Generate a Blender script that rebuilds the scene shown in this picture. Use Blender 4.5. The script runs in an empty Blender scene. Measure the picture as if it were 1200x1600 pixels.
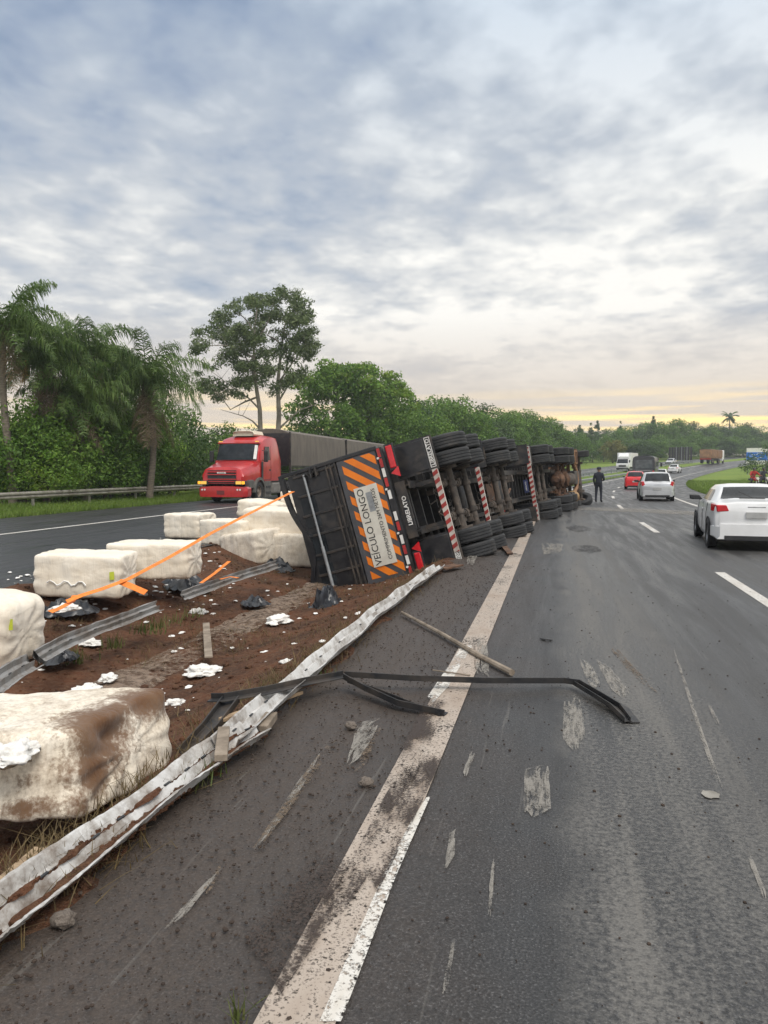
import bpy, bmesh, math, random
import numpy as np
from mathutils import Vector, Matrix, noise
R = math.radians
random.seed(7)
rng = np.random.default_rng(11)
scene = bpy.context.scene
C = scene.collection

# ------------------------------------------------------------------ camera
CAM_H, PITCH, YAW, F = 1.7, math.atan(68/1200), 0.0, 1200.0
YAW = math.atan(.225*math.cos(PITCH))
cd = bpy.data.cameras.new('camera'); cam = bpy.data.objects.new('camera', cd); C.objects.link(cam)
cd.sensor_fit = 'VERTICAL'; cd.sensor_height = 36; cd.lens = 36*F/1600
cd.clip_start = .05; cd.clip_end = 4000
cam.location = (0, 0, CAM_H); cam.rotation_euler = (R(90)-PITCH, 0, YAW)
scene.camera = cam
CM = Matrix.Translation(cam.location) @ cam.rotation_euler.to_matrix().to_4x4()

# ------------------------------------------------------------------ world, sun, exposure
SUN_EL, SUN_AZ = R(54), R(140)          # azimuth measured from +Y towards +X
w = bpy.data.worlds.new('World'); scene.world = w; w.use_nodes = True
def build_world():
    nt = w.node_tree; n = nt.nodes; n.clear(); L = nt.links.new
    def N(t, **k):
        x = n.new(t)
        for a, b in k.items(): setattr(x, a, b)
        return x
    def MA(op, a, b=None, c=None, clamp=False):
        x = N('ShaderNodeMath', operation=op, use_clamp=clamp)
        for i, v in enumerate((a, b, c)):
            if v is None: continue
            if isinstance(v, (int, float)): x.inputs[i].default_value = v
            else: L(v, x.inputs[i])
        return x.outputs[0]
    def ramp(f, stops, interp='LINEAR'):
        x = N('ShaderNodeValToRGB'); x.color_ramp.interpolation = interp; e = x.color_ramp.elements
        while len(e) < len(stops): e.new(.5)
        for q, (p, c) in zip(e, stops): q.position = p; q.color = (*c, 1)
        L(f, x.inputs[0]); return x.outputs[0]
    def mix(f, a, b, t='MIX'):
        x = N('ShaderNodeMix', data_type='RGBA', blend_type=t)
        for s, v in ((x.inputs[0], f), (x.inputs[6], a), (x.inputs[7], b)):
            if isinstance(v, (int, float)): s.default_value = v
            elif isinstance(v, tuple): s.default_value = (*v, 1)
            else: L(v, s)
        return x.outputs[2]
    sky = N('ShaderNodeTexSky', sky_type='NISHITA', sun_disc=False, sun_elevation=SUN_EL, sun_rotation=SUN_AZ)
    sky.dust_density = 2.5
    tc = N('ShaderNodeTexCoord'); sep = N('ShaderNodeSeparateXYZ'); L(tc.outputs['Generated'], sep.inputs[0])
    X, Y, Z = sep.outputs
    zz = MA('MAXIMUM', Z, 0.0)
    inv = MA('DIVIDE', 1.0, MA('ADD', zz, .12))
    cmb = N('ShaderNodeCombineXYZ'); L(MA('MULTIPLY', X, inv), cmb.inputs[0]); L(MA('MULTIPLY', Y, inv), cmb.inputs[1])
    def noise_(scale, detail, rough, off, sx=1, sy=1, rot=0.0, dist=0.0):
        mp = N('ShaderNodeMapping'); mp.inputs['Location'].default_value = off; mp.inputs['Rotation'].default_value = (0, 0, rot)
        mp.inputs['Scale'].default_value = (sx, sy, 1); L(cmb.outputs[0], mp.inputs[0])
        t = N('ShaderNodeTexNoise'); t.inputs['Scale'].default_value = scale; t.inputs['Detail'].default_value = detail
        t.inputs['Roughness'].default_value = rough; t.inputs['Distortion'].default_value = dist; L(mp.outputs[0], t.inputs[0]); return t.outputs['Fac']
    big = noise_(.62, 3, .5, (3.1, 1.7, 0), 1, .7, .4)
    mid = noise_(2.3, 4, .55, (7.7, 2.3, 0), 1, .85, .5, .15)
    fine = noise_(6.2, 3, .5, (1.3, 9.1, 0), 1, .85, .9, .2)
    wisp = noise_(15, 3, .5, (4.3, 5.1, 0), 1, .9, .3, .2)
    d = MA('ADD', MA('MULTIPLY', big, .55), MA('ADD', MA('MULTIPLY', mid, .30), MA('ADD', MA('MULTIPLY', fine, .21), MA('MULTIPLY', wisp, .09))))
    cloud = ramp(d, [(.395, (.195, .240, .312)), (.465, (.290, .325, .380)), (.525, (.385, .405, .430)), (.57, (.505, .513, .513)), (.625, (.66, .655, .63))])
    # partway up the deck is bluer and darker, overhead brightened for scene light, near the horizon it evens out
    up = ramp(zz, [(0.0, (1.22, 1.12, 1.03)), (.16, (1.06, 1.03, 1.0)), (.30, (1.0, 1.0, 1.0)), (.50, (.66, .75, .88)), (.75, (1.25, 1.27, 1.3)), (1.0, (1.7, 1.68, 1.66))])
    cloud = mix(1.0, mix(1.0, cloud, (1.12, 1.11, 1.09), 'MULTIPLY'), up, 'MULTIPLY')
    even = ramp(zz, [(.05, (.75,)*3), (.20, (.0,)*3)])
    cloud = mix(even, cloud, (.415, .400, .405))
    # sunset break low over the horizon, towards +Y
    mp = N('ShaderNodeMapping'); mp.inputs['Scale'].default_value = (2.6, 2.6, 60); L(tc.outputs['Generated'], mp.inputs[0])
    st = N('ShaderNodeTexNoise'); st.inputs['Scale'].default_value = 1.5; st.inputs['Detail'].default_value = 5; st.inputs['Roughness'].default_value = .55
    L(mp.outputs[0], st.inputs[0])
    band = ramp(Z, [(.0, (0,)*3), (.034, (.10,)*3), (.050, (1,)*3), (.064, (.9,)*3), (.082, (.35,)*3), (.11, (0,)*3)])
    bm = MA('MULTIPLY', band, ramp(st.outputs['Fac'], [(.46, (.0,)*3), (.62, (1,)*3)]), clamp=True)
    fwd = ramp(MA('ADD', MA('MULTIPLY', Y, .5), .5), [(.62, (0,)*3), (.82, (1,)*3)])
    az = MA('MULTIPLY_ADD', MA('DIVIDE', X, MA('MAXIMUM', Y, .05)), .5, .5)
    bm = MA('MULTIPLY', MA('MULTIPLY', bm, fwd), ramp(az, [(.15, (.35,)*3), (.29, (.95,)*3), (.38, (.5,)*3), (.48, (.45,)*3), (.545, (1,)*3), (.62, (.9,)*3), (.75, (.35,)*3)]))
    warm = MA('MULTIPLY', ramp(Z, [(.0, (.3,)*3), (.06, (.75,)*3), (.11, (.45,)*3), (.19, (0,)*3)]), fwd)
    cloud = mix(warm, cloud, (.60, .49, .37))
    cloud = mix(bm, cloud, (1.25, .88, .30))
    sks = mix(1.0, sky.outputs[0], (.09, .09, .09), 'MULTIPLY')
    gap = ramp(d, [(.34, (.35,)*3), (.48, (.10,)*3)])
    col = mix(gap, cloud, sks)
    bg = N('ShaderNodeBackground'); L(col, bg.inputs[0]); bg.inputs[1].default_value = 1.0
    out = N('ShaderNodeOutputWorld'); L(bg.outputs[0], out.inputs[0])
build_world()
sl = bpy.data.lights.new('sun', 'SUN'); so = bpy.data.objects.new('sun', sl); C.objects.link(so)
sl.energy = 1.5; sl.angle = R(28); sl.color = (1, .95, .88)
so.rotation_euler = (R(90)-SUN_EL, 0, math.pi-SUN_AZ)
vs = scene.view_settings
scene.display_settings.display_device = 'sRGB'
vs.view_transform = 'Standard'; vs.look = 'None'; vs.exposure = 0.62; vs.gamma = 1; vs.use_curve_mapping = False
scene.cycles.max_bounces = 6; scene.cycles.diffuse_bounces = 3; scene.cycles.glossy_bounces = 3
scene.cycles.transparent_max_bounces = 12; scene.cycles.transmission_bounces = 4; scene.cycles.volume_bounces = 0
scene.cycles.use_denoising = True
try: scene.cycles.denoiser = 'OPENIMAGEDENOISE'
except Exception: pass
scene.cycles.volume_step_rate = 5

# ------------------------------------------------------------------ helpers: placing
def up_(px, py, depth):                 # photograph pixel + distance along the view axis -> point
    return CM @ Vector(((px-600)/F*depth, -(py-800)/F*depth, -depth))
def gp(px, py, z=0.0):                  # photograph pixel -> point on the level z
    d = (up_(px, py, 1)-cam.location); t = (z-CAM_H)/d.z
    return cam.location + d*t
def cY(y):                              # the road bends to the right ...
    if y < 25: return 0.0
    if y < 185: return .0013*(y-25)**2
    return .0013*160**2 + .40*(y-185)
def slope(y): return (cY(y+.5)-cY(y-.5))
def rise(y):                            # ... and climbs
    if y < 70: return 0.0
    if y < 185: return 1.9e-4*(y-70)**2
    return 1.9e-4*115**2 + .030*(min(y, 340)-185)
MED = [(-7.6, 0), (-7.0, -.2), (-6.2, -.42), (-5.5, -.52), (-4.7, -.6), (-4.2, -.6), (-3.5, -.54), (-2.7, -.3), (-2.0, 0)]
def med(s):
    for (a, za), (b, zb) in zip(MED, MED[1:]):
        if a <= s <= b: return za+(zb-za)*(s-a)/(b-a)
    return 0.0
def gz(x, y):
    s = x-cY(y); z = rise(y)
    if -7.6 < s < -2: z += med(s)
    if s > 8.5: z += min(.014*(s-8.5), .9)
    return z
def road(s, y, dz=0.0): return Vector((s+cY(y), y, gz(s+cY(y), y)+dz))

# ------------------------------------------------------------------ helpers: meshes
class MB:
    def __init__(s): s.v = []; s.f = []; s.m = []
    def add(s, v, f, mi=0):
        o = len(s.v); s.v += [tuple(p) for p in v]; s.f += [tuple(i+o for i in q) for q in f]; s.m += [mi]*len(f); return s
    def box(s, c, d, rot=None, mi=0, tap=1.0):
        x, y, z = d[0]/2, d[1]/2, d[2]/2
        P = [Vector((a*x*(tap if k > 0 else 1), b*y*(tap if k > 0 else 1), k*z)) for k in (-1, 1) for a, b in ((-1, -1), (1, -1), (1, 1), (-1, 1))]
        if rot is not None: P = [rot @ p for p in P]
        c = Vector(c)
        return s.add([p+c for p in P], [(3, 2, 1, 0), (4, 5, 6, 7), (0, 1, 5, 4), (1, 2, 6, 5), (2, 3, 7, 6), (3, 0, 4, 7)], mi)
    def hexa(s, P, mi=0): return s.add(P, [(3, 2, 1, 0), (4, 5, 6, 7), (0, 1, 5, 4), (1, 2, 6, 5), (2, 3, 7, 6), (3, 0, 4, 7)], mi)
    def cyl(s, a, b, r, r2=None, n=10, mi=0, caps=True):
        a, b = Vector(a), Vector(b); r2 = r if r2 is None else r2; d = (b-a).normalized()
        u = d.orthogonal().normalized(); v = d.cross(u)
        P = [a+(u*math.cos(t)+v*math.sin(t))*r for t in (2*math.pi*i/n for i in range(n))] + [b+(u*math.cos(t)+v*math.sin(t))*r2 for t in (2*math.pi*i/n for i in range(n))]
        Fc = [(i, (i+1) % n, n+(i+1) % n, n+i) for i in range(n)]
        if caps: Fc += [tuple(reversed(range(n))), tuple(range(n, 2*n))]
        return s.add(P, Fc, mi)
    def lathe(s, prof, axis='y', n=20, c=(0, 0, 0), mi=0):     # prof: (radius, along)
        P = []; c = Vector(c)
        for r, h in prof:
            for i in range(n):
                t = 2*math.pi*i/n; a, b = r*math.cos(t), r*math.sin(t)
                P.append(c+Vector({'y': (a, h, b), 'z': (a, b, h), 'x': (h, a, b)}[axis]))
        k = len(prof)
        Fc = [(j*n+i, j*n+(i+1) % n, (j+1)*n+(i+1) % n, (j+1)*n+i) for j in range(k-1) for i in range(n)]
        return s.add(P, Fc, mi)
    def loft(s, rings, closed=True, caps=True, mi=0):
        n = len(rings[0]); P = [p for r in rings for p in r]; Fc = []
        for j in range(len(rings)-1):
            for i in range(n if closed else n-1): Fc.append((j*n+i, j*n+(i+1) % n, (j+1)*n+(i+1) % n, (j+1)*n+i))
        if caps and closed: Fc += [tuple(reversed(range(n))), tuple(range(len(P)-n, len(P)))]
        return s.add(P, Fc, mi)
    def tube(s, path, r, n=8, mi=0):
        path = [Vector(p) for p in path]; rings = []; pu = None
        for i, p in enumerate(path):
            d = (path[min(i+1, len(path)-1)]-path[max(i-1, 0)]).normalized()
            u = (d.orthogonal() if pu is None else pu-d*pu.dot(d)).normalized(); pu = u; v = d.cross(u)
            ri = r[i] if isinstance(r, (list, tuple)) else r
            rings.append([p+(u*math.cos(t)+v*math.sin(t))*ri for t in (2*math.pi*k/n for k in range(n))])
        return s.loft(rings, mi=mi)
    def sweep(s, path, prof, up=Vector((0, 0, 1)), mi=0, jit=0.0, closed=True):   # prof: (across, up)
        path = [Vector(p) for p in path]; rings = []
        for i, p in enumerate(path):
            d = (path[min(i+1, len(path)-1)]-path[max(i-1, 0)]).normalized()
            U = up[i] if isinstance(up, list) else up
            a = d.cross(U).normalized(); b = a.cross(d)
            rings.append([p+a*(q[0]+jit*random.uniform(-1, 1))+b*(q[1]+jit*random.uniform(-1, 1)) for q in prof])
        return s.loft(rings, closed=closed, mi=mi)
    def prism(s, poly, o, u, v, t, mi=0):     # polygon (a,b) in the plane o+a*u+b*v, thickness t along u x v
        o, u, v = Vector(o), Vector(u), Vector(v); nn = u.cross(v).normalized()*t; k = len(poly)
        P = [o+u*a+v*b for a, b in poly]; P += [p+nn for p in P]
        return s.add(P, [tuple(reversed(range(k))), tuple(range(k, 2*k))]+[(i, (i+1) % k, k+(i+1) % k, k+i) for i in range(k)], mi)
    def quad(s, a, b, c, d, mi=0): return s.add([a, b, c, d], [(0, 1, 2, 3)], mi)
    def mesh(s, name, mats, smooth=None):
        me = bpy.data.meshes.new(name); me.from_pydata(s.v, [], s.f)
        for m in (mats if isinstance(mats, (list, tuple)) else [mats]): me.materials.append(m)
        if any(s.m): me.polygons.foreach_set('material_index', s.m)
        if smooth is not None:
            me.polygons.foreach_set('use_smooth', [True]*len(me.polygons)); me.set_sharp_from_angle(angle=R(smooth))
        me.update(); return me
def link(name, data, parent=None, loc=None, rot=None):
    o = bpy.data.objects.new(name, data); C.objects.link(o)
    if parent is not None: o.parent = parent
    if loc is not None: o.location = loc
    if rot is not None: o.rotation_euler = rot
    return o
def part(name, mb, mats, parent, smooth=None, bevel=0, label=None, loc=None, rot=None, kind=None):
    o = link(name, mb.mesh(name, mats, smooth) if isinstance(mb, MB) else mb, parent, loc, rot)
    if bevel:
        b = o.modifiers.new('bevel', 'BEVEL'); b.width = bevel; b.segments = 2; b.limit_method = 'ANGLE'; b.angle_limit = R(40)
    if label: o['label'] = label
    if kind: o['kind'] = kind
    return o
def tag(o, label=None, cat=None, group=None, kind=None):
    for k, v in (('label', label), ('category', cat), ('group', group), ('kind', kind)):
        if v: o[k] = v
    return o
def thing(name, label, cat, loc=(0, 0, 0), rz=0, group=None):
    o = link(name, None, None, loc, (0, 0, rz)); o.empty_display_size = .3
    return tag(o, label, cat, group)
def kids(o): return [c for c in bpy.data.objects if c.parent is o]
KID = {}
def dup(o, loc=None, rz=None, label=None, group=None, parent=None, sc=None):
    c = o.copy(); C.objects.link(c)
    if parent is not None: c.parent = parent
    if loc is not None: c.location = loc
    if rz is not None: c.rotation_euler = (0, 0, rz)
    if sc is not None: c.scale = sc if isinstance(sc, tuple) else (sc,)*3
    if label: c['label'] = label
    if group: c['group'] = group
    for k in kids(o): dup(k, parent=c)
    return c
def clip_poly(poly, x0, x1, y0, y1):
    def half(P, f, g):
        out = []
        for i in range(len(P)):
            a, b = P[i-1], P[i]; fa, fb = f(a), f(b)
            if (fa >= 0) != (fb >= 0):
                t = fa/(fa-fb); out.append((a[0]+(b[0]-a[0])*t, a[1]+(b[1]-a[1])*t))
            if fb >= 0: out.append(b)
        return out
    for f in (lambda p: p[0]-x0, lambda p: x1-p[0], lambda p: p[1]-y0, lambda p: y1-p[1]):
        poly = half(poly, f, None) if poly else poly
    return poly
def text_mesh(s, size, mat_, align='CENTER', ext=.002, bold=0.0):
    cu = bpy.data.curves.new('lettering', 'FONT'); cu.body = s; cu.size = size; cu.align_x = align; cu.align_y = 'CENTER'; cu.extrude = ext; cu.offset = bold
    cu.resolution_u = 3
    o = bpy.data.objects.new('tmp', cu); C.objects.link(o)
    bpy.context.view_layer.update()
    me = bpy.data.meshes.new_from_object(o.evaluated_get(bpy.context.evaluated_depsgraph_get()))
    C.objects.unlink(o); bpy.data.objects.remove(o)
    me.materials.clear(); me.materials.append(mat_); return me
def basis(o, x, y, z): 
    m = Matrix.Identity(4)
    for i, a in enumerate((x, y, z)):
        for j in range(3): m[j][i] = a[j]
    m.translation = o; return m

# ------------------------------------------------------------------ helpers: materials
class G:
    def __init__(s, name):
        s.m = bpy.data.materials.new(name); s.m.use_nodes = True; s.nt = s.m.node_tree; s.n = s.nt.nodes
        s.b = s.n['Principled BSDF']; s.out = s.n['Material Output']
    def N(s, t, **k):
        x = s.n.new(t)
        for a, b in k.items(): setattr(x, a, b)
        return x
    def L(s, a, b): s.nt.links.new(a, b)
    def put(s, sock, v):
        if isinstance(v, (int, float)): sock.default_value = v
        elif isinstance(v, tuple): sock.default_value = (*v, 1) if len(v) == 3 and sock.type == 'RGBA' else v
        else: s.L(v, sock)
    def math(s, op, a, b=0.0, clamp=False):
        x = s.N('ShaderNodeMath', operation=op, use_clamp=clamp); s.put(x.inputs[0], a); s.put(x.inputs[1], b); return x.outputs[0]
    def mix(s, f, a, b, t='MIX'):
        x = s.N('ShaderNodeMix', data_type='RGBA', blend_type=t); s.put(x.inputs[0], f); s.put(x.inputs[6], a); s.put(x.inputs[7], b); return x.outputs[2]
    def ramp(s, f, stops):
        x = s.N('ShaderNodeValToRGB'); e = x.color_ramp.elements
        while len(e) < len(stops): e.new(.5)
        for q, (p, c) in zip(e, stops): q.position = p; q.color = (c, c, c, 1) if isinstance(c, (int, float)) else (*c, 1)
        s.L(f, x.inputs[0]); return x.outputs[0]
    def coord(s, kind='Object', scale=(1, 1, 1), loc=(0, 0, 0), rot=(0, 0, 0)):
        if kind == 'World': o = s.N('ShaderNodeNewGeometry').outputs['Position']
        else: o = s.N('ShaderNodeTexCoord').outputs[kind]
        mp = s.N('ShaderNodeMapping'); s.L(o, mp.inputs[0]); mp.inputs['Scale'].default_value = scale; mp.inputs['Location'].default_value = loc; mp.inputs['Rotation'].default_value = rot
        return mp.outputs[0]
    def noise(s, co, scale, detail=5, rough=.55, dist=0.0):
        t = s.N('ShaderNodeTexNoise'); s.L(co, t.inputs['Vector'])
        for k, v in (('Scale', scale), ('Detail', detail), ('Roughness', rough), ('Distortion', dist)): t.inputs[k].default_value = v
        return t.outputs['Fac']
    def xyz(s, co):
        x = s.N('ShaderNodeSeparateXYZ'); s.L(co, x.inputs[0]); return x.outputs
    def bump(s, h, strength=.3, dist=.02):
        b = s.N('ShaderNodeBump'); b.inputs['Strength'].default_value = strength; b.inputs['Distance'].default_value = dist
        s.L(h, b.inputs['Height']); s.L(b.outputs[0], s.b.inputs['Normal'])
    def set(s, col=None, rough=None, metal=None, spec=None):
        for k, v in (('Base Color', col), ('Roughness', rough), ('Metallic', metal), ('Specular IOR Level', spec)):
            if v is not None: s.put(s.b.inputs[k], v)
        return s
def M(name, c1, c2=None, scale=6, rough=.6, metal=0, bump=0, stretch=(1, 1, 1), lo=.4, hi=.62, coord='Object', bscale=None, dust=None, spec=None, coat=0):
    g = G(name); co = g.coord(coord, stretch); nz = g.noise(co, scale, 6, .6)
    col = c1 if c2 is None else g.mix(g.ramp(nz, [(lo, 0.), (hi, 1.)]), c1, c2)
    if dust:
        n2 = g.noise(g.coord(coord, (1, 1, 1), (5, 3, 1)), dust[1], 4, .6); col = g.mix(g.ramp(n2, [(dust[2], 0.), (dust[2]+.2, 1.)]), col, dust[0])
    g.set(col, rough, metal, spec)
    if coat: g.b.inputs['Coat Weight'].default_value = coat; g.b.inputs['Coat Roughness'].default_value = .08
    if bump: g.bump(g.noise(co, bscale or scale*3, 5, .6), bump, .02)
    return g.m
def glow(name, c, e):
    g = G(name); g.set(c, .25); g.b.inputs['Emission Color'].default_value = (*c, 1); g.b.inputs['Emission Strength'].default_value = e; return g.m
def leafmat(name, c1, c2, c3, scale=.5, trans=.35, rough=.55):
    g = G(name); co = g.coord('World')
    geo = g.N('ShaderNodeNewGeometry'); ri = geo.outputs['Random Per Island']
    base = g.mix(g.ramp(g.noise(co, scale, 3, .6), [(.38, 0.), (.64, 1.)]), c1, c2)
    base = g.mix(g.ramp(ri, [(.55, 0.), (1., .8)]), base, c3)
    base = g.mix(1.0, base, g.mix(g.math('FRACT', g.math('MULTIPLY', ri, 7.3)), (.65, .65, .65), (1.3, 1.3, 1.3)), 'MULTIPLY')
    g.set(base, rough, 0, .3)
    t = g.N('ShaderNodeBsdfTranslucent'); g.L(base, t.inputs[0]); mx = g.N('ShaderNodeMixShader'); mx.inputs[0].default_value = trans
    g.L(g.b.outputs[0], mx.inputs[1]); g.L(t.outputs[0], mx.inputs[2]); g.L(mx.outputs[0], g.out.inputs[0])
    return g.m
# ------------------------------------------------------------------ materials
def mat_asphalt():
    g = G('asphalt'); co = g.coord('World'); X, Y, Z = g.xyz(co)
    ag = g.noise(co, 95, 2, .7); ag2 = g.noise(co, 38, 3, .6); mott = g.noise(co, 1.3, 5, .6); long_ = g.noise(g.coord('World', (2.2, .16, 1)), 1.6, 5, .6, .3)
    base = g.ramp(ag, [(.30, (.005, .005, .0052)), (.48, (.021, .0207, .0212)), (.60, (.039, .0385, .0392)), (.72, (.13, .129, .130))])
    base = g.mix(g.ramp(mott, [(.40, 0.), (.72, .35)]), base, (.030, .0295, .0297))
    wx = g.math('ADD', X, g.math('MULTIPLY', g.math('SUBTRACT', mott, .5), 1.1))
    # pale dust worn into the wheel track right of the camera
    dusty = g.math('MULTIPLY', g.ramp(g.math('MULTIPLY', g.math('ADD', g.math('ADD', X, g.math('MULTIPLY', g.math('SUBTRACT', mott, .5), .6)), 3.), .1), [(.300, 0.), (.322, 1.), (.385, .85), (.425, .25), (.5, .15), (.58, .4), (1., .3)]),
                   g.ramp(g.math('ADD', g.math('MULTIPLY', long_, .5), g.math('MULTIPLY', ag2, .5)), [(.42, .0), (.57, 1.)]))
    base = g.mix(g.math('MULTIPLY', dusty, .80), base, g.mix(ag, (.080, .076, .070), (.23, .218, .20)))
    # soil dragged over the inner shoulder, reddish brown
    mudx = g.ramp(g.math('MULTIPLY', g.math('ADD', wx, 3.), .1), [(.06, 1.), (.17, .9), (.25, .35), (.30, 0.)])
    left = g.math('GREATER_THAN', X, -3.5); mud = g.math('MULTIPLY', g.math('MULTIPLY', mudx, left), g.ramp(ag2, [(.28, .55), (.6, 1.)]))
    yf = g.ramp(g.math('MULTIPLY', Y, .02), [(.26, 1.), (.55, .35), (.8, 0.)])
    mud = g.math('MULTIPLY', mud, yf)
    base = g.mix(g.math('MULTIPLY', mud, .9), base, g.mix(ag, (.040, .029, .022), (.095, .071, .056)))
    scr = g.ramp(g.noise(g.coord('World', (1, .035, 1), (0, 0, 0), (0, 0, .05)), 26, 2, .6), [(.66, 0.), (.74, .35)]); base = g.mix(scr, base, (.15, .14, .125))
    sp = g.noise(co, 24, 3, .5); spk = g.ramp(sp, [(.68, 0.), (.71, 1.)])
    base = g.mix(g.math('MULTIPLY', spk, g.math('ADD', g.math('MULTIPLY', mud, .8), .25)), base, (.030, .022, .018))
    rg = g.math('ADD', g.ramp(long_, [(.35, .30), (.62, .56)]), g.math('MULTIPLY', mud, .22))
    rg = g.math('ADD', rg, g.math('MULTIPLY', dusty, .2), clamp=True)
    g.set(base, rg, 0, .5)
    g.bump(g.math('ADD', g.math('MULTIPLY', ag, .7), g.math('MULTIPLY', ag2, .6)), .55, .012)
    return g.m
def mat_paint(name, c, dirt, lo, hi, scale=7, speck=.75):
    # road paint: worn through to clear patches and grimy
    g = G(name); co = g.coord('World'); a = g.noise(co, scale*6, 4, .7); b = g.noise(g.coord('World', (1, .35, 1)), scale*.45, 5, .65)
    t = g.math('ADD', g.math('MULTIPLY', a, .5), g.math('MULTIPLY', b, .5))
    col = g.mix(g.ramp(b, [(.36, 0.), (.66, 1.)]), c, dirt)
    col = g.mix(g.ramp(g.noise(co, 42, 3, .6), [(.58, 0.), (.66, speck)]), col, (.06, .045, .038))
    g.set(col, .62)
    tr = g.N('ShaderNodeBsdfTransparent'); mx = g.N('ShaderNodeMixShader'); g.L(g.ramp(t, [(lo, 0.), (hi, 1.)]), mx.inputs[0])
    g.L(tr.outputs[0], mx.inputs[1]); g.L(g.b.outputs[0], mx.inputs[2]); g.L(mx.outputs[0], g.out.inputs[0]); return g.m
def mat_soil():
    g = G('soil'); co = g.coord('World'); n1 = g.noise(co, 1.6, 6, .65); n2 = g.noise(co, 16, 5, .65); n3 = g.noise(co, 60, 3, .6)
    col = g.mix(g.ramp(n1, [(.38, 0.), (.62, 1.)]), (.055, .027, .016), (.135, .056, .028))
    col = g.mix(g.ramp(n2, [(.45, 0.), (.7, .8)]), col, (.16, .09, .052))
    col = g.mix(g.ramp(n3, [(.6, 0.), (.72, .6)]), col, (.018, .012, .010))
    g.set(col, .9, 0, .25); g.bump(g.math('ADD', n2, g.math('MULTIPLY', n3, .5)), .9, .05); return g.m
def mat_grassland():
    g = G('grassland'); co = g.coord('World'); n1 = g.noise(co, .10, 5, .6); n2 = g.noise(co, 3, 5, .7); n3 = g.noise(co, 20, 3, .7)
    col = g.mix(g.ramp(n1, [(.35, 0.), (.65, 1.)]), (.130, .205, .024), (.185, .240, .036))
    col = g.mix(g.ramp(n2, [(.45, 0.), (.72, .7)]), col, (.075, .125, .022)); col = g.mix(g.ramp(n3, [(.5, 0.), (.7, .4)]), col, (.19, .24, .06))
    g.set(col, .8, 0, .2); g.bump(n3, .6, .08); return g.m
def mat_cotton(name, stains=(), dirty=0.0):
    # stains: (x, y, z, radius) in the bale's own space
    g = G(name); co = g.coord('Object'); n1 = g.noise(co, 2.2, 5, .6); n2 = g.noise(g.coord('Object', (1, 1, .22)), 9, 5, .65); n3 = g.noise(co, 38, 4, .7)
    col = g.mix(g.ramp(n1, [(.38, 0.), (.66, 1.)]), (.80, .735, .63), (.745, .655, .525))
    col = g.mix(g.ramp(n2, [(.58, 0.), (.84, .25)]), col, (.56, .43, .29))
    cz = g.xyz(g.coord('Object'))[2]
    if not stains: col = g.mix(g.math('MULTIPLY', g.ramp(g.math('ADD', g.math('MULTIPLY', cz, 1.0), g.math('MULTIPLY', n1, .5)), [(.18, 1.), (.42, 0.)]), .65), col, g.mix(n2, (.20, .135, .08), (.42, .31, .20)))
    cr = g.noise(g.coord('Object', (1, 1, .12)), 14, 3, .5, .6); cr2 = g.noise(g.coord('Object', (.5, .5, 1)), 5, 3, .5, 1.2); crs = g.math('ADD', g.math('ABSOLUTE', g.math('SUBTRACT', cr, .5)), g.math('ABSOLUTE', g.math('SUBTRACT', cr2, .5)))
    col = g.mix(g.ramp(crs, [(.0, .22), (.07, 0.)]), col, (.50, .40, .28))
    m = None
    for x, y, z, r, sx, sz in stains:
        mp = g.coord('Object', (1/(r*sx), 1/r, 1/(r*sz)), (-x/(r*sx), -y/r, -z/(r*sz)))
        v = g.N('ShaderNodeVectorMath', operation='LENGTH'); g.L(mp, v.inputs[0])
        f = g.math('SUBTRACT', 1.0, v.outputs['Value'], True); m = f if m is None else g.math('MAXIMUM', m, f)
    wob = g.math('ADD', g.math('MULTIPLY', n2, .55), g.math('ADD', g.math('MULTIPLY', n3, .55), g.math('MULTIPLY', n1, .3)))
    if m is not None:
        f = g.math('ADD', g.math('MULTIPLY', m, 1.15), g.math('MULTIPLY', g.math('SUBTRACT', wob, .68), 1.5))
        col = g.mix(g.ramp(f, [(.22, 0.), (.38, .45), (.62, .9), (1., 1.)]), col, g.mix(n3, (.070, .031, .015), (.165, .080, .040)))
    if dirty: col = g.mix(g.math('MULTIPLY', g.ramp(wob, [(.62, 0.), (.85, 1.)]), dirty), col, (.17, .105, .06))
    g.set(col, .95, 0, .1); g.b.inputs['Sheen Weight'].default_value = .15
    g.bump(g.math('ADD', g.math('MULTIPLY', n3, .25), g.math('ADD', g.math('MULTIPLY', n2, .6), g.math('MULTIPLY', crs, 1.6))), .35, .025); return g.m
def mat_rail(name, white=.72, mud=.5):
    g = G(name); co = g.coord('World'); n1 = g.noise(g.coord('World', (1, 1, 1)), 3.2, 6, .7); n2 = g.noise(co, 30, 4, .7)
    col = g.mix(g.ramp(n1, [(.42, 0.), (.75, 1.)]), (white, white*.985, white*.96), (white*.68, white*.64, white*.57))
    f = g.math('ADD', g.math('MULTIPLY', n1, .85), g.math('MULTIPLY', n2, .25))
    col = g.mix(g.math('MULTIPLY', g.ramp(f, [(.50, 0.), (.58, .35), (.70, .9)]), mud), col, (.135, .095, .068))
    g.set(col, .5, .15); g.bump(n2, .15, .01); return g.m
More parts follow.
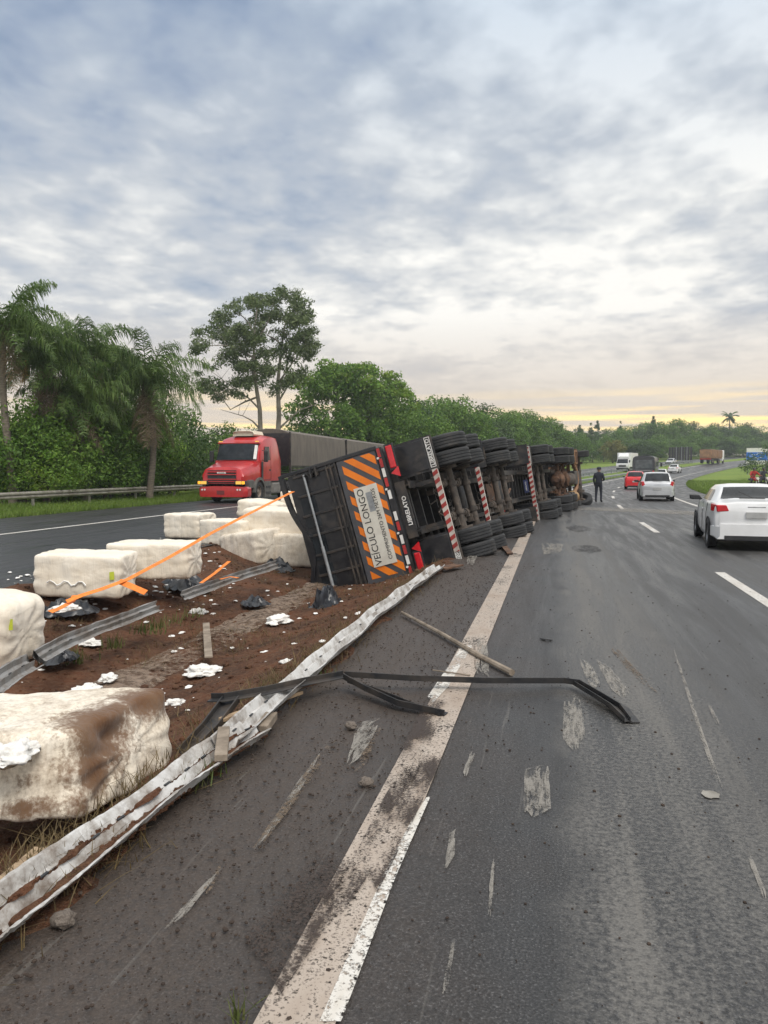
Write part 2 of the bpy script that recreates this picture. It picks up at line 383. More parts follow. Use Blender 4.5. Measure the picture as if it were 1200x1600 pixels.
def mat_scuff():
    g = G('scuff_paint'); co = g.coord('World'); a = g.noise(g.coord('World', (1, .16, 1)), 34, 4, .7); b = g.noise(co, 90, 2, .7); c = g.noise(co, 3, 3, .6)
    t = g.math('ADD', g.math('MULTIPLY', a, .55), g.math('ADD', g.math('MULTIPLY', b, .3), g.math('MULTIPLY', c, .25)))
    g.set(g.mix(a, (.18, .165, .14), (.40, .37, .33)), .7)
    tr = g.N('ShaderNodeBsdfTransparent'); mx = g.N('ShaderNodeMixShader'); g.L(g.ramp(t, [(.47, 0.), (.60, .62)]), mx.inputs[0])
    g.L(tr.outputs[0], mx.inputs[1]); g.L(g.b.outputs[0], mx.inputs[2]); g.L(mx.outputs[0], g.out.inputs[0]); return g.m
m_asph = mat_asphalt(); m_soil = mat_soil(); m_land = mat_grassland()
m_line = mat_paint('line_paint', (.46, .395, .335), (.29, .225, .175), .405, .47, 7)
m_line2 = mat_paint('clean_line_paint', (.62, .60, .56), (.42, .38, .33), .36, .43, 5)
m_scuff = mat_scuff()
m_drain = mat_paint('drain_concrete', (.27, .20, .145), (.15, .10, .066), .40, .56, 2)
m_galv = M('galvanised_steel', (.36, .38, .39), (.24, .25, .26), 5, .45, .5, .1)
m_galvold = M('dull_galvanised_steel', (.34, .32, .28), (.20, .18, .15), 4, .55, .35, .1)
m_white_rail = mat_rail('white_rail_paint', .60, .92); m_grey_rail = mat_rail('grey_rail_steel', .30, .85)
m_black = M('black_paint', (.012, .013, .016), (.026, .026, .028), 5, .32, 0, .03, dust=((.06, .052, .045), 2.5, .55))
m_black2 = M('black_steel', (.016, .017, .020), (.035, .032, .030), 7, .5, .1, .05, dust=((.075, .060, .048), 3., .48))
m_dusty = M('dusty_steel', (.048, .040, .034), (.125, .10, .080), 6, .75, .1, .15)
m_rust = M('rusty_brown', (.16, .085, .048), (.065, .036, .024), 5, .8, .1, .2)
m_rubber = M('rubber', (.011, .0115, .013), (.022, .022, .023), 9, .62, 0, .15, dust=((.045, .038, .032), 4., .58))
m_orange = M('orange_film', (.85, .22, .012), (.74, .18, .012), 3, .4)
m_strap = M('orange_webbing', (.86, .25, .035), (.70, .17, .02), 12, .7, 0, .2)
m_grey = M('grey_board', (.075, .077, .085), (.055, .056, .062), 4, .45)
m_plate = M('cream_film', (.66, .64, .56), (.56, .53, .46), 4, .5)
m_guardwhite = M('grimy_white_film', (.56, .51, .46), (.40, .345, .30), 3, .55); m_guardred = M('grimy_red_film', (.36, .035, .03), (.24, .03, .026), 4, .5)
m_ink = M('black_ink', (.02, .02, .02)); m_white = M('white_film', (.78, .77, .74), (.66, .64, .6), 6, .45)
m_redfilm = M('red_film', (.48, .03, .03), (.34, .03, .03), 7, .4)
m_redlamp = M('red_lamp', (.62, .012, .022), (.50, .01, .015), 7, .18, coat=.6)
m_redon = glow('lit_red_lamp', (.85, .03, .02), .9)
m_yelon = glow('lit_yellow_lamp', (.95, .55, .10), .22); m_amber = M('amber_lens', (.85, .30, .03), rough=.2)
m_glass = M('dark_glass', (.012, .015, .018), (.03, .035, .04), 2, .12, 0, spec=.3)
m_glass2 = M('smoky_glass', (.05, .06, .065), (.10, .115, .12), 2, .07, 0, spec=.8)
m_redpaint = M('red_paint', (.50, .022, .022), (.42, .016, .018), 3, .3, coat=.6)
m_silver = M('silver_paint', (.55, .56, .57), (.48, .49, .50), 2, .28, .35, coat=.6)
m_whitecar = M('white_paint', (.80, .80, .80), (.72, .72, .71), 2, .3, coat=.6)
m_carred = M('bright_red_paint', (.66, .015, .02), (.56, .012, .018), 2, .28, coat=.6)
m_trim = M('black_trim', (.02, .02, .022), (.035, .035, .036), 8, .55)
m_rim = M('alloy', (.45, .45, .46), (.3, .3, .31), 6, .35, .8)
m_rimdirty = M('dirty_rim', (.17, .13, .10), (.28, .23, .19), 8, .6, .3)
m_tarp = M('weathered_tarpaulin', (.150, .128, .104), (.105, .090, .075), 2.5, .8, 0, .25, stretch=(1, 1, .3))
m_poly = M('black_polythene', (.014, .016, .020), (.03, .033, .04), 5, .3, 0, .2)
m_wood = M('pale_timber', (.40, .29, .18), (.26, .18, .11), 5, .8, 0, .2, stretch=(.2, 4, 4))
m_oldwood = M('grey_timber', (.30, .245, .19), (.17, .135, .10), 6, .85, 0, .3)
m_lint = M('loose_cotton', (.86, .85, .82), (.74, .71, .66), 7, .98, 0, .5)
m_stone = M('stone', (.18, .15, .125), (.10, .08, .065), 8, .9, 0, .4)
m_ochre = M('ochre_container', (.36, .20, .10), (.22, .125, .07), 1.4, .8, 0, .1)
m_blue = M('blue_sign', (.015, .16, .62), (.015, .13, .52), 2, .5)
m_bark = M('bark', (.115, .085, .062), (.055, .042, .033), 5, .9, 0, .5, stretch=(1, 1, .25))
m_palebark = M('pale_bark', (.33, .29, .24), (.17, .145, .115), 2.2, .85, 0, .3, stretch=(1, 1, .4))
m_palmbark = M('palm_bark', (.20, .165, .13), (.11, .09, .07), 9, .9, 0, .3, stretch=(.5, .5, 3))
m_drygrass = leafmat('dry_grass', (.16, .11, .05), (.10, .075, .03), (.21, .155, .075), 3)
m_grass = leafmat('fresh_grass', (.095, .165, .022), (.15, .225, .035), (.20, .24, .06), .8)
m_tuft = leafmat('grass_tuft', (.085, .125, .030), (.13, .15, .04), (.16, .15, .06), 2)
m_leafmid = leafmat('leaf_mid', (0.076, 0.162, 0.024), (0.136, 0.244, 0.034), (0.190, 0.281, 0.044), .35)
m_leafbright = leafmat('leaf_bright', (0.111, 0.244, 0.026), (0.190, 0.291, 0.038), (0.254, 0.291, 0.058), .45)
m_leafdark = leafmat('leaf_dark', (0.043, 0.090, 0.023), (0.071, 0.129, 0.029), (0.099, 0.158, 0.034), .4)
m_leafgum = leafmat('leaf_gum', (0.094, 0.138, 0.053), (0.142, 0.187, 0.074), (0.186, 0.221, 0.092), .4)
m_leafolive = leafmat('leaf_olive', (0.149, 0.165, 0.040), (0.213, 0.205, 0.052), (0.260, 0.224, 0.069), .3)
m_palmleaf = leafmat('palm_leaf', (0.072, 0.133, 0.034), (0.119, 0.193, 0.044), (0.175, 0.236, 0.064), .5)
m_deadleaf = leafmat('dead_frond', (.17, .125, .075), (.22, .165, .10), (.27, .20, .12), .8)

# ------------------------------------------------------------------ setting: land, roads, median
def sheet(name, ss, ys, f, mat_, kind='structure', smooth=True):
    V = [f(s, y) for y in ys for s in ss]; n = len(ss)
    Fc = [(j*n+i, j*n+i+1, (j+1)*n+i+1, (j+1)*n+i) for j in range(len(ys)-1) for i in range(n-1)]
    m = MB(); m.add(V, Fc); o = link(name, m.mesh(name, mat_)); o.data.polygons.foreach_set('use_smooth', [smooth]*len(Fc)); o['kind'] = kind; return o
def arange(a, b, d):
    n = max(1, round((b-a)/d)); return [a+(b-a)*i/n for i in range(n+1)]
YS = arange(-6, 30, 3)+arange(33, 120, 3)+arange(125, 340, 5)+[360, 400, 470, 600, 900, 1500]
land_s = [-900, -500, -260, -150, -90, -60, -40, -28, -19, -13, -8.0, -7.4, -2.2, -1.6, 4, 8.3, 8.6, 12, 16, 22, 30, 45, 70, 110, 170, 300, 600, 1000]
def land_f(s, y):
    x = s+cY(y); z = gz(x, y)
    if s > 8.55 or s < -18.6: z += .05*noise.noise(Vector((x*.3, y*.3, 0)))-.02
    elif -7.5 < s < -2.1: z = rise(y)-(.95 if y < 60 else .10)
    else: z -= .12
    if s < -24: z -= .02*(min(-s, 120)-24)*.5
    return (x, y, z)
sheet('ground', land_s, YS, land_f, m_land)
sheet('right_carriageway', [-2.05, 0, 2.6, 6, 8.55], YS[:-3], lambda s, y: road(s, y), m_asph)
sheet('left_carriageway', [-18.55, -14, -10.8, -7.55], YS[:-3], lambda s, y: road(s, y), m_asph)
def median_f(s, y):
    n = noise.noise(Vector((s*1.3, y*1.3, 3)))*.06+noise.noise(Vector((s*5, y*5, 7)))*.030+noise.noise(Vector((s*15, y*15, 1)))*.012
    e = min(s+7.85, -1.75-s); k = min(1, max(0, e/.4))
    return (s+cY(y), y, rise(y)+med(s)+n*(.45+.55*k)+.012-.055*(1-k))
sheet('median_soil', arange(-7.85, -1.75, .07), arange(.5, 12, .07)+arange(12.15, 46, .25), median_f, m_soil)
sheet('median_grass', [-7.6, -7, -6.2, -5.5, -4.7, -4.2, -3.5, -2.7, -2.0], [y for y in YS[:-3] if y >= 45], lambda s, y: road(s, y, .012), m_land)
sheet('drain_channel', arange(-4.78, -4.12, .07), arange(6.8, 14.5, .1), lambda s, y: Vector(median_f(s, y))+Vector((0, 0, .022+.02*math.cos((s+4.45)*8)+.02*noise.noise(Vector((s*3, y*2, 0))))), m_drain)
def line(name, s0, s1, y0, y1, mat_, dz=.005, wob=.0):
    ys = [y0]+[y for y in arange(math.ceil(y0), math.floor(y1), 2.)]+[y1] if y1-y0 > 6 else [y0, (y0+y1)/2, y1]
    return sheet(name, [s0, s1], sorted(set(ys)), lambda s, y: road(s, y, dz), mat_)
line('edge_line', -.885, -.64, -2, 42, m_line); line('edge_line', -.885, -.66, 42, 330, m_line2)

line('edge_line', 5.95, 6.12, 20, 330, m_line2); line('edge_line', -14.05, -13.87, 5, 330, m_line2)
line('edge_line', -8.15, -8.0, 45, 330, m_line2)
for k in range(20): line('lane_marking', 2.54, 2.70, 9.4+12*k, 13.4+12*k, m_line2)
for k in range(4, 20): line('lane_marking', -11.0, -10.86, 3+12*k, 7+12*k, m_line2)
# scrape marks and the painted sheen of a wet strip on the carriageway
def patch(name, pts, mat_, dz=.005, raw=False):
    P = [gp(*p)+Vector((0, 0, dz)) for p in pts]; m = MB()
    if raw: m.add(P, [tuple(range(len(P)))]); o = link(name, m.mesh(name, mat_)); o['kind'] = 'structure'; return o
    y0, y1 = min(p.y for p in P), max(p.y for p in P); k = len(P)
    def span(y):
        xs = []
        for i in range(k):
            a, b = P[i-1], P[i]
            if (a.y-y)*(b.y-y) < 0: xs.append(a.x+(b.x-a.x)*(y-a.y)/(b.y-a.y))
        return (min(xs), max(xs)) if len(xs) > 1 else None
    wmax = max([(s[1]-s[0]) for s in (span(y0+(y1-y0)*t/9) for t in range(1, 9)) if s] or [.05]); ns = max(3, min(12, int(wmax/.015)))
    for j in range(ns):          # a bundle of ragged streaks rather than one clean-edged patch
        a, b = sorted((random.betavariate(1, 7), 1-random.betavariate(1, 7))); ring_ = []
        for t in range(8):
            y = y0+(y1-y0)*(a+(b-a)*t/7); s = span(min(max(y, y0+1e-4), y1-1e-4))
            if not s: continue
            w_ = (s[1]-s[0])/ns; x = s[0]+w_*(j+.5)+random.uniform(-.3, .3)*w_; h_ = w_*.72*min(1, .25+1.5*math.sin(math.pi*(t+.15)/7.3)); ring_.append((Vector((x-h_, y, dz+.0004*j)), Vector((x+h_, y, dz+.0004*j))))
        for (a1, b1), (a2, b2) in zip(ring_, ring_[1:]): m.quad(a1, b1, b2, a2)
    o = link(name, m.mesh(name, mat_)); o['kind'] = 'structure'; return o
for pts in ([(822, 1200), (856, 1195), (860, 1278), (845, 1268), (834, 1280), (819, 1270)], [(882, 1090), (905, 1090), (918, 1170), (898, 1176), (880, 1165)],
            [(704, 1298), (714, 1296), (708, 1342), (694, 1364)], [(738, 1170), (745, 1172), (728, 1215), (722, 1212)], [(708, 1465), (712, 1466), (698, 1560), (690, 1556)],
            [(770, 1340), (774, 1341), (766, 1440), (759, 1438)], [(1049, 1010), (1053, 1010), (1100, 1150), (1138, 1258), (1133, 1260), (1094, 1150)],
            [(930, 1030), (950, 1040), (985, 1085), (975, 1095), (955, 1078)], [(905, 1030), (922, 1034), (940, 1075), (925, 1085)],
            [(1105, 1100), (1109, 1100), (1126, 1135), (1121, 1136)], [(740, 1000), (760, 995), (765, 1060), (742, 1052)],
            [(1168, 1340), (1174, 1338), (1200, 1405), (1194, 1408)], [(846, 848), (880, 850), (876, 864), (850, 868)], [(735, 845), (750, 846), (742, 884), (728, 884)],
            [(500, 1170), (508, 1166), (420, 1320), (396, 1330)], [(560, 1130), (600, 1120), (560, 1190), (540, 1200)], [(340, 1360), (352, 1354), (290, 1430), (240, 1470)]):
    patch('scrape_mark', pts, m_scuff)
patch('wet_sheen_streak', [(905, 792), (1000, 795), (1095, 800), (1095, 806), (1000, 801), (905, 797)], m_scuff, .009)  # bright reflection on a wet strip, painted in as pale colour
m_fresh = mat_paint('bright_line_paint', (.70, .69, .66), (.50, .45, .38), .44, .50, 9, .15)
for pts in ([(499, 1600), (533, 1600), (617, 1376), (672, 1248), (667, 1247), (640, 1290), (598, 1372)], [(676, 1100), (700, 1075), (738, 1010), (722, 1010), (668, 1090)]): patch('bright_line_paint', pts, m_fresh, .009, True)
m_smear = mat_paint('mud_smear', (.05, .032, .022), (.032, .020, .014), .49, .545, 11)
for pts in ([(560, 1330), (590, 1400), (640, 1300), (690, 1190), (650, 1170), (600, 1250)], [(500, 1420), (530, 1440), (585, 1360), (560, 1330)], [(380, 1470), (440, 1560), (520, 1440), (560, 1350), (500, 1330)], [(600, 1230), (640, 1240), (700, 1100), (668, 1090)]): patch('mud_smear', pts, m_smear, .016, True)
m_tan = mat_paint('tan_streak', (.17, .12, .075), (.10, .07, .045), .46, .58, 6)
for pts in ([(392, 1330), (402, 1332), (500, 1200), (530, 1150), (522, 1148), (470, 1220)], [(548, 1210), (566, 1205), (600, 1130), (588, 1132)], [(312, 1400), (324, 1400), (350, 1355), (342, 1352)], [(1012, 1080), (1030, 1085), (960, 1010), (950, 1012)]): patch('tan_streak', pts, m_tan, .006)
m_oil = mat_paint('damp_stain', (.022, .020, .019), (.014, .013, .012), .46, .60, 2)
def blob(name, px, py, rx, ry, mat_, dz=.006):
    c = gp(px, py); m = MB(); n = 22
    P = [c+Vector((rx*math.cos(t)*(1+.3*noise.noise(Vector((math.cos(t)*2, math.sin(t)*2, px)))), ry*math.sin(t)*(1+.4*noise.noise(Vector((math.cos(t)*2, math.sin(t)*2, py)))), dz)) for t in (2*math.pi*i/n for i in range(n))]
    m.add(P, [tuple(range(n))]); o = link(name, m.mesh(name, mat_)); o['kind'] = 'structure'
blob('damp_stain', 916, 858, .30, .8, m_oil); blob('damp_stain', 905, 826, .35, 1.2, m_oil); blob('damp_stain', 770, 868, .5, .8, m_oil); blob('drain_cover', 1110, 1243, .045, .05, m_galvold, .007)
# ------------------------------------------------------------------ guardrails
WB = [(-.155, 0), (-.135, .004), (-.095, .078), (-.045, .078), (0, .012), (.045, .078), (.095, .078), (.135, .004), (.155, 0),
      (.155, -.006), (.137, -.002), (.098, .071), (.043, .071), (0, .005), (-.043, .071), (-.098, .071), (-.137, -.002), (-.155, -.006)]
def guardrail(label, s, y0, y1, side, mat_, step=4.0, top=.72):
    t = thing('guardrail', label, 'guardrail', road(s, y0))
    o = Vector(t.location)
    ys = arange(y0, y1, step)
    for k, (a, b) in enumerate(zip(ys, ys[1:])):
        A, B = road(s, a, top-.155)-o, road(s, b+.12, top-.155)-o
        d = (B-A).normalized(); nrm = Vector((d.y, -d.x, 0))*side
        m = MB(); m.sweep([A, (A+B)/2, B], WB, nrm); part('rail', m, mat_, t, 40)
    pm = None
    for a in ys:
        A = road(s, a)-o
        if pm is None: m = MB(); m.box((-.07*side, 0, top/2-.05), (.11, .06, top+.1)); m.box((-.02*side, 0, top-.155), (.10, .08, .2)); pm = m.mesh('post', mat_)
        part('post', pm, None, t, loc=A)
    return t
guardrail('long weathered steel guardrail on the grass verge below the palms', -22.0, 17, 133, 1, m_galvold)
guardrail('pale guardrail along the median beyond the overturned truck', -2.9, 48, 128, 1, m_galv)
guardrail('far guardrail on the oncoming side of the median behind the white box lorry', -7.0, 60, 200, -1, m_galv)

def wrail(name, label, pts, mat_, up=None, width=1.0, jit=.004, n=28, cat='guardrail piece', mud=False, zo=.0):
    P = [Vector(p) for p in pts]; o = P[0].copy(); dense = []
    for i in range(n+1):
        t = i/n*(len(P)-1); k = min(int(t), len(P)-2); f = t-k; p = P[k].lerp(P[k+1], f)-o
        p += Vector((noise.noise(p*1.1), noise.noise(p*1.1+Vector((9, 0, 0))), .4*noise.noise(p*1.5+Vector((0, 7, 0)))))*.035; dense.append(p)
    ups = [((up or Vector((0, 0, 1)))+.28*Vector((noise.noise(p*1.2+Vector((3, 1, 1))), noise.noise(p*1.2), 0))).normalized() for p in dense]
    t = thing(name, label, cat, o)
    m = MB(); m.sweep(dense, [(a*width, (.085-b)*.72) for a, b in WB], ups, jit=jit); r = part('rail', m, mat_, t, 45)
    bo = MB()
    for i in range(2, n, 4):
        d = (dense[i+1]-dense[i]).normalized(); a = d.cross(ups[i]).normalized(); bo.box(dense[i]+a.cross(d)*(.073*.72+.0125), (.012, .05, .006), Matrix.Rotation(math.atan2(d.y, d.x)-math.pi/2, 3, 'Z'))
    part('bolt_slots', bo, m_trim, t, kind='stuff')
    if mud:
        ms = MB()
        for lane, ph in ((.07, 0), (-.07, 40), (.0, 80)):
            rg = []
            for i in range(n*3+1):
                f = i/3; q = min(int(f), n-1); p = dense[q].lerp(dense[q+1], f-q); d = (dense[q+1]-dense[q]).normalized(); a = d.cross(ups[q]).normalized(); b = a.cross(d)
                wv = max(.0012, .045*min(1, max(0, noise.noise(Vector((f*.16, ph, 0)))*2.6+(.75 if lane > 0 else -.2)))+.010*noise.noise(Vector((f*1.3, ph, 2)))); up0 = (.085-(.078 if lane else .012))*.72
                rg.append([p+a*(lane*width+wv*width*k+.006*noise.noise(Vector((f*2, k*3, ph))))+b*(up0+.008+max(0, (1-k*k))*(.018 if wv > .004 else -.01)+.006*noise.noise(Vector((f*3, k*4, 1)))*(wv > .004)) for k in (-1, -.5, 0, .5, 1)])
            ms.loft(rg, closed=False)
        part('mud', ms, m_soil, t, kind='stuff')
        mm = MB()
        for i in range(900):
            k = random.random(); f = k*n; q = min(int(f), n-1); p = dense[q].lerp(dense[q+1], f-q)
            if noise.noise(p*1.4+Vector((2, 2, 2))) < -.02: continue
            d = (dense[q+1]-dense[q]).normalized(); a = d.cross(ups[q]).normalized()
            sz = random.uniform(.007, .022); c = p+a*(random.choice((.07, .07, -.07))+random.gauss(0, .015))*width+Vector((0, 0, .012+random.uniform(0, .010)))
            mm.box(c, (sz*2, sz*1.6, sz), Matrix.Rotation(random.uniform(0, 3), 3, 'Z'), tap=.6)
        part('caked_mud', mm, m_soil, t, kind='stuff')
    return t
z0 = .03
wrail('torn_guardrail', 'long white torn guardrail section filled with mud beside the dirty foreground bale', [gp(-75, 1505, z0), gp(0, 1445, z0), gp(130, 1345, z0), gp(240, 1257, z0), gp(330, 1190, z0), gp(400, 1148, z0+.03)], m_white_rail, width=.82, jit=.0035, mud=True, n=60)
wrail('torn_guardrail', 'white crumpled guardrail section running up to the tipped trailer tail', [gp(352, 1170, .06), gp(430, 1098, .08), gp(520, 1022, .06), gp(610, 945, .05), gp(686, 888, .06)], m_white_rail, width=.62, jit=.003, n=50)
wrail('torn_guardrail', 'grey guardrail piece lying in the soil right of the cut off bale', [up_(56, 1032, 7.5), up_(100, 1008, 8.1), up_(150, 985, 8.8), up_(205, 966, 9.5), up_(246, 950, 10.0)], m_grey_rail, Vector((.65, -.4, .6)).normalized(), .52, n=22)
wrail('torn_guardrail', 'grey guardrail piece pointing to the pile of bales by the trailer', [up_(285, 934, 10.9), up_(350, 910, 12.1), up_(432, 884, 14)], m_grey_rail, Vector((.65, -.4, .6)).normalized(), .52, n=22)
wrail('torn_guardrail', 'short curled guardrail end at the frame edge above the dirty foreground bale', [up_(-20, 1085, 5.9), up_(15, 1060, 6.4), up_(48, 1040, 6.9)], m_grey_rail, Vector((.6, -.2, .75)).normalized(), .6, n=14)
def bar(name, label, cat, pts, wd, th, mat_, prof=None, parent=None, n=1):
    P = [Vector(p) for p in pts]; o = P[0].copy(); Q = [p-o for p in P]
    m = MB(); prof = prof or [(-wd/2, 0), (wd/2, 0), (wd/2, th), (-wd/2, th)]
    m.sweep(Q, prof); ob = link(name, m.mesh(name, mat_)); ob.location = o
    b = ob.modifiers.new('bevel', 'BEVEL'); b.width = .003; b.segments = 1
    return tag(ob, label, cat)
# bent black frame lying over the road
LP = [(-.035, 0), (.035, 0), (.035, .045), (.027, .045), (.027, .008), (-.035, .008)]
fr = thing('bent_frame', 'long black bent steel frame lying across the white edge line', 'steel frame', gp(540, 1062, .0))
fo = Vector(fr.location)
def fbar(name, pts, prof=LP):
    m = MB(); m.sweep([Vector(p)-fo for p in pts], prof); part(name, m, m_black2, fr, bevel=.002)
fbar('cross_bar', [gp(540, 1056, .085), gp(640, 1062, .075), gp(760, 1066, .06), gp(880, 1066, .05), gp(910, 1070, .05), gp(945, 1090, .03), gp(975, 1108, .02), gp(992, 1130, .004)])
fbar('end_bar', [gp(897, 1064, .05), gp(930, 1084, .04), gp(965, 1106, .03), gp(988, 1128, .012)], [(a*.8+.03, b*.8) for a, b in LP])
fbar('long_arm', [gp(540, 1058, .09), gp(480, 1069, .12), gp(420, 1083, .14), gp(350, 1095, .12), gp(327, 1095, .11)])
fbar('brace', [gp(542, 1060, .085), gp(575, 1078, .06), gp(625, 1101, .03), gp(697, 1117, .005)], [(a*1.1, b) for a, b in LP])
fbar('brace', [gp(545, 1066, .07), gp(590, 1080, .05), gp(640, 1100, .03), gp(690, 1119, .002)], [(a*.6, b*.7) for a, b in LP])
fbar('leg', [gp(362, 1096, .10), gp(330, 1140, .02), gp(290, 1182, -.10)], [(-.06, 0), (.06, 0), (.06, .05), (.05, .05), (.05, .01), (-.05, .01), (-.05, .05), (-.06, .05)])
st = MB(); P_ = [gp(628, 957, .03), gp(690, 990, .03), gp(750, 1025, .03), gp(800, 1051, .03)]; o_ = P_[0]
st.tube([p-o_ for p in P_], [.018, .021, .024, .028], 8); so_ = link('pole', st.mesh('pole', m_oldwood, 40)); so_.location = o_; tag(so_, 'thin grey wooden pole lying slantwise over the edge line', 'pole')
def plank(label, a, b, wd, th, mat_, z, name='timber_piece', cat='timber'):
    return bar(name, label, cat, [gp(*a, z), gp((a[0]+b[0])/2, (a[1]+b[1])/2, z+.01), gp(*b, z)], wd, th, mat_)
plank('splintered pale timber stake in the bottom left corner of the soil', (0, 1398), (66, 1340), .075, .05, m_wood, -.06)
plank('narrow brown timber splinter between the black frame leg and the white rail', (345, 1128), (470, 1084), .05, .025, m_wood, .05)
plank('upright looking brown splinter in the soil above the bent frame', (326, 1028), (322, 975), .09, .02, m_oldwood, -.42)
plank('twisted grey post stub lying across the white rail joint', (345, 1190), (350, 1145), .07, .04, m_oldwood, .10, 'post_stub', 'post stub')
plank('short broken grey post stub beside the torn rail end', (408, 1146), (424, 1124), .08, .05, m_oldwood, .05, 'post_stub', 'post stub')
plank('rusty curled rail bracket at the end of the white rail by the trailer', (688, 890), (716, 884), .2, .03, m_rust, .03, 'rail_bracket', 'bracket')
plank('loose rusty scrap lying in front of the rear lower tyre', (785, 852), (797, 866), .12, .03, m_rust, .02, 'metal_scrap', 'metal scrap')
plank('small dark plastic shard on the lane near the bent frame', (846, 998), (862, 1000), .05, .01, m_trim, .005, 'plastic_shard', 'debris')
plank('thin dry twig lying across the edge line beside the pole', (676, 1048), (735, 1056), .012, .01, m_oldwood, .006, 'twig', 'twig')
# ------------------------------------------------------------------ cotton bales
def bale_mesh(corners, seed, mat_, n=(40, 28, 26), pw=13, amp=.022, ties=6, dent=()):
    c = [Vector(p) for p in corners]       # order: z low (x-y-, x+y-, x+y+, x-y+), then z high
    def tri(u, v, w_):
        u, v, w_ = (u+1)/2, (v+1)/2, (w_+1)/2
        lo = (c[0]*(1-u)+c[1]*u)*(1-v)+(c[3]*(1-u)+c[2]*u)*v; hi = (c[4]*(1-u)+c[5]*u)*(1-v)+(c[7]*(1-u)+c[6]*u)*v
        return lo*(1-w_)+hi*w_
    ctr = tri(0, 0, 0); idx = {}; V = []; Fc = []
    def vert(i, j, k):
        if (i, j, k) in idx: return idx[(i, j, k)]
        p = [2*i/n[0]-1, 2*j/n[1]-1, 2*k/n[2]-1]
        r = sum(abs(a)**pw for a in p)**(1/pw); p = [a/r for a in p]
        q = tri(*p); d = (q-ctr).normalized(); s = Vector((seed*3.1, seed*1.7, 0))
        h = amp*(noise.noise(q*2.2+s)+.6*noise.noise(q*5.5+s)+.30*noise.noise(q*13+s)+.6*(.3-abs(noise.noise(Vector((q.x*4, q.y*4, q.z*1.3))+s))))
        e_ = max(0, abs(p[0])-.55)/.45; h += .40*amp*e_*math.sin(11*math.atan2(p[2], p[1])+3*noise.noise(q*2+s))+.25*amp*(1-e_)*math.sin(9*p[0]+4*noise.noise(q*1.7+s))
        if ties: h -= .012*max(0, math.cos(math.pi*ties*(p[0]+1)))**12
        for du, dv, dw, rr, dd in dent:
            dist = math.sqrt((p[0]-du)**2+(p[1]-dv)**2+(p[2]-dw)**2)
            if dist < rr: h -= dd*(math.cos(math.pi*dist/rr)+1)/2
        idx[(i, j, k)] = len(V); V.append(q+d*h); return idx[(i, j, k)]
    for a, b, f in ((0, 1, 2), (1, 2, 0), (2, 0, 1)):
        for side in (0, n[f]):
            for i in range(n[a]):
                for j in range(n[b]):
                    q = []
                    for x, y in ((i, j), (i+1, j), (i+1, j+1), (i, j+1)):
                        t = [0, 0, 0]; t[a] = x; t[b] = y; t[f] = side; q.append(vert(*t))
                    Fc.append(q if side else q[::-1])
    m = MB(); m.add(V, Fc); return m.mesh('cotton_bale', mat_, 70), tri
def bale(label, loc, rz, L_, W_, H_, mat_, seed, tilt=(0, 0), yellow=None, **k):
    x, y = L_/2, W_/2
    me, tri = bale_mesh([(-x, -y, 0), (x, -y, 0), (x, y, 0), (-x, y, 0), (-x, -y, H_), (x, -y, H_), (x, y, H_), (-x, y, H_)], seed, mat_, **k)
    o = link('cotton_bale', me, None, loc, (tilt[0], tilt[1], rz)); tag(o, label, 'cotton bale', 'cotton bales spilled from the overturned truck')
    if yellow:
        m = MB()
        p = tri(*yellow); m.prism([(-.035, -.06), (.03, -.055), (.035, .06), (-.03, .055)], p+Vector((0, -.012, 0)), (1, .05, .1), (-.1, 0, 1), .004); part('tag', m, m_yelfilm, o)
    return o
m_yelfilm = M('yellow_green_film', (.55, .60, .05), (.42, .50, .05), 8, .5)
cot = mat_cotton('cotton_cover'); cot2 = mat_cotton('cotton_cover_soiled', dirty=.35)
# the big dirty one in the foreground: its right end has dug into the soil
cc = [up_(-170, 1292, 3.85), up_(128, 1292, 3.98), up_(282, 1196, 4.95), up_(-60, 1190, 5.0),
      up_(-170, 1150, 3.95), up_(118, 1140, 4.12), up_(270, 1068, 5.05), up_(-60, 1082, 4.95)]
fo_ = sum(cc[:4], Vector())/4
def U(px, py, d): return tuple(up_(px, py, d)-fo_)
st_ = [(*U(170, 1140, 4.35), .40, 1, .9), (*U(118, 1180, 4.0), .20, .8, 1.5), (*U(132, 1250, 3.98), .17, 1, 1.6), (*U(228, 1088, 4.75), .30, 1, .8), (*U(255, 1078, 4.95), .24, 1, .9), (*U(185, 1100, 4.5), .28, 1, .6),
       (*U(40, 1232, 3.9), .14, 1.8, .6), (*U(75, 1140, 4.0), .16, 1.6, .5), (*U(70, 1272, 3.9), .16, 2.2, .5), (*U(150, 1200, 4.2), .22, .8, 1), (*U(60, 1165, 3.95), .13, 1.5, .8), (*U(10, 1200, 3.9), .12, 1.4, .6)]
cot_f = mat_cotton('cotton_cover_muddy', [(x, y, z, r, sx, sz) for x, y, z, r, sx, sz in st_], .55)
me, tri = bale_mesh([p-fo_ for p in cc], 3, cot_f, n=(44, 30, 26), pw=11, amp=.026, ties=4, dent=((1, -.25, .45, .5, .06), (.95, .3, .8, .3, .05), (.2, -1, -.2, .4, .03)))
fb = link('cotton_bale', me, None, fo_); tag(fb, 'large mud smeared cream bale in the foreground corner against the white rail', 'cotton bale', 'cotton bales spilled from the overturned truck')
def at_ground(px, py, z): return gp(px, py, z)
bale('cream bale cut off by the left frame edge with a rounded bulging end', up_(-62, 1036, 8.5)+Vector((0, 0, 0)), R(8), 1.5, 1.05, .80, cot, 5, (0, R(4)), (.99, -.6, .4), pw=6, ties=0)
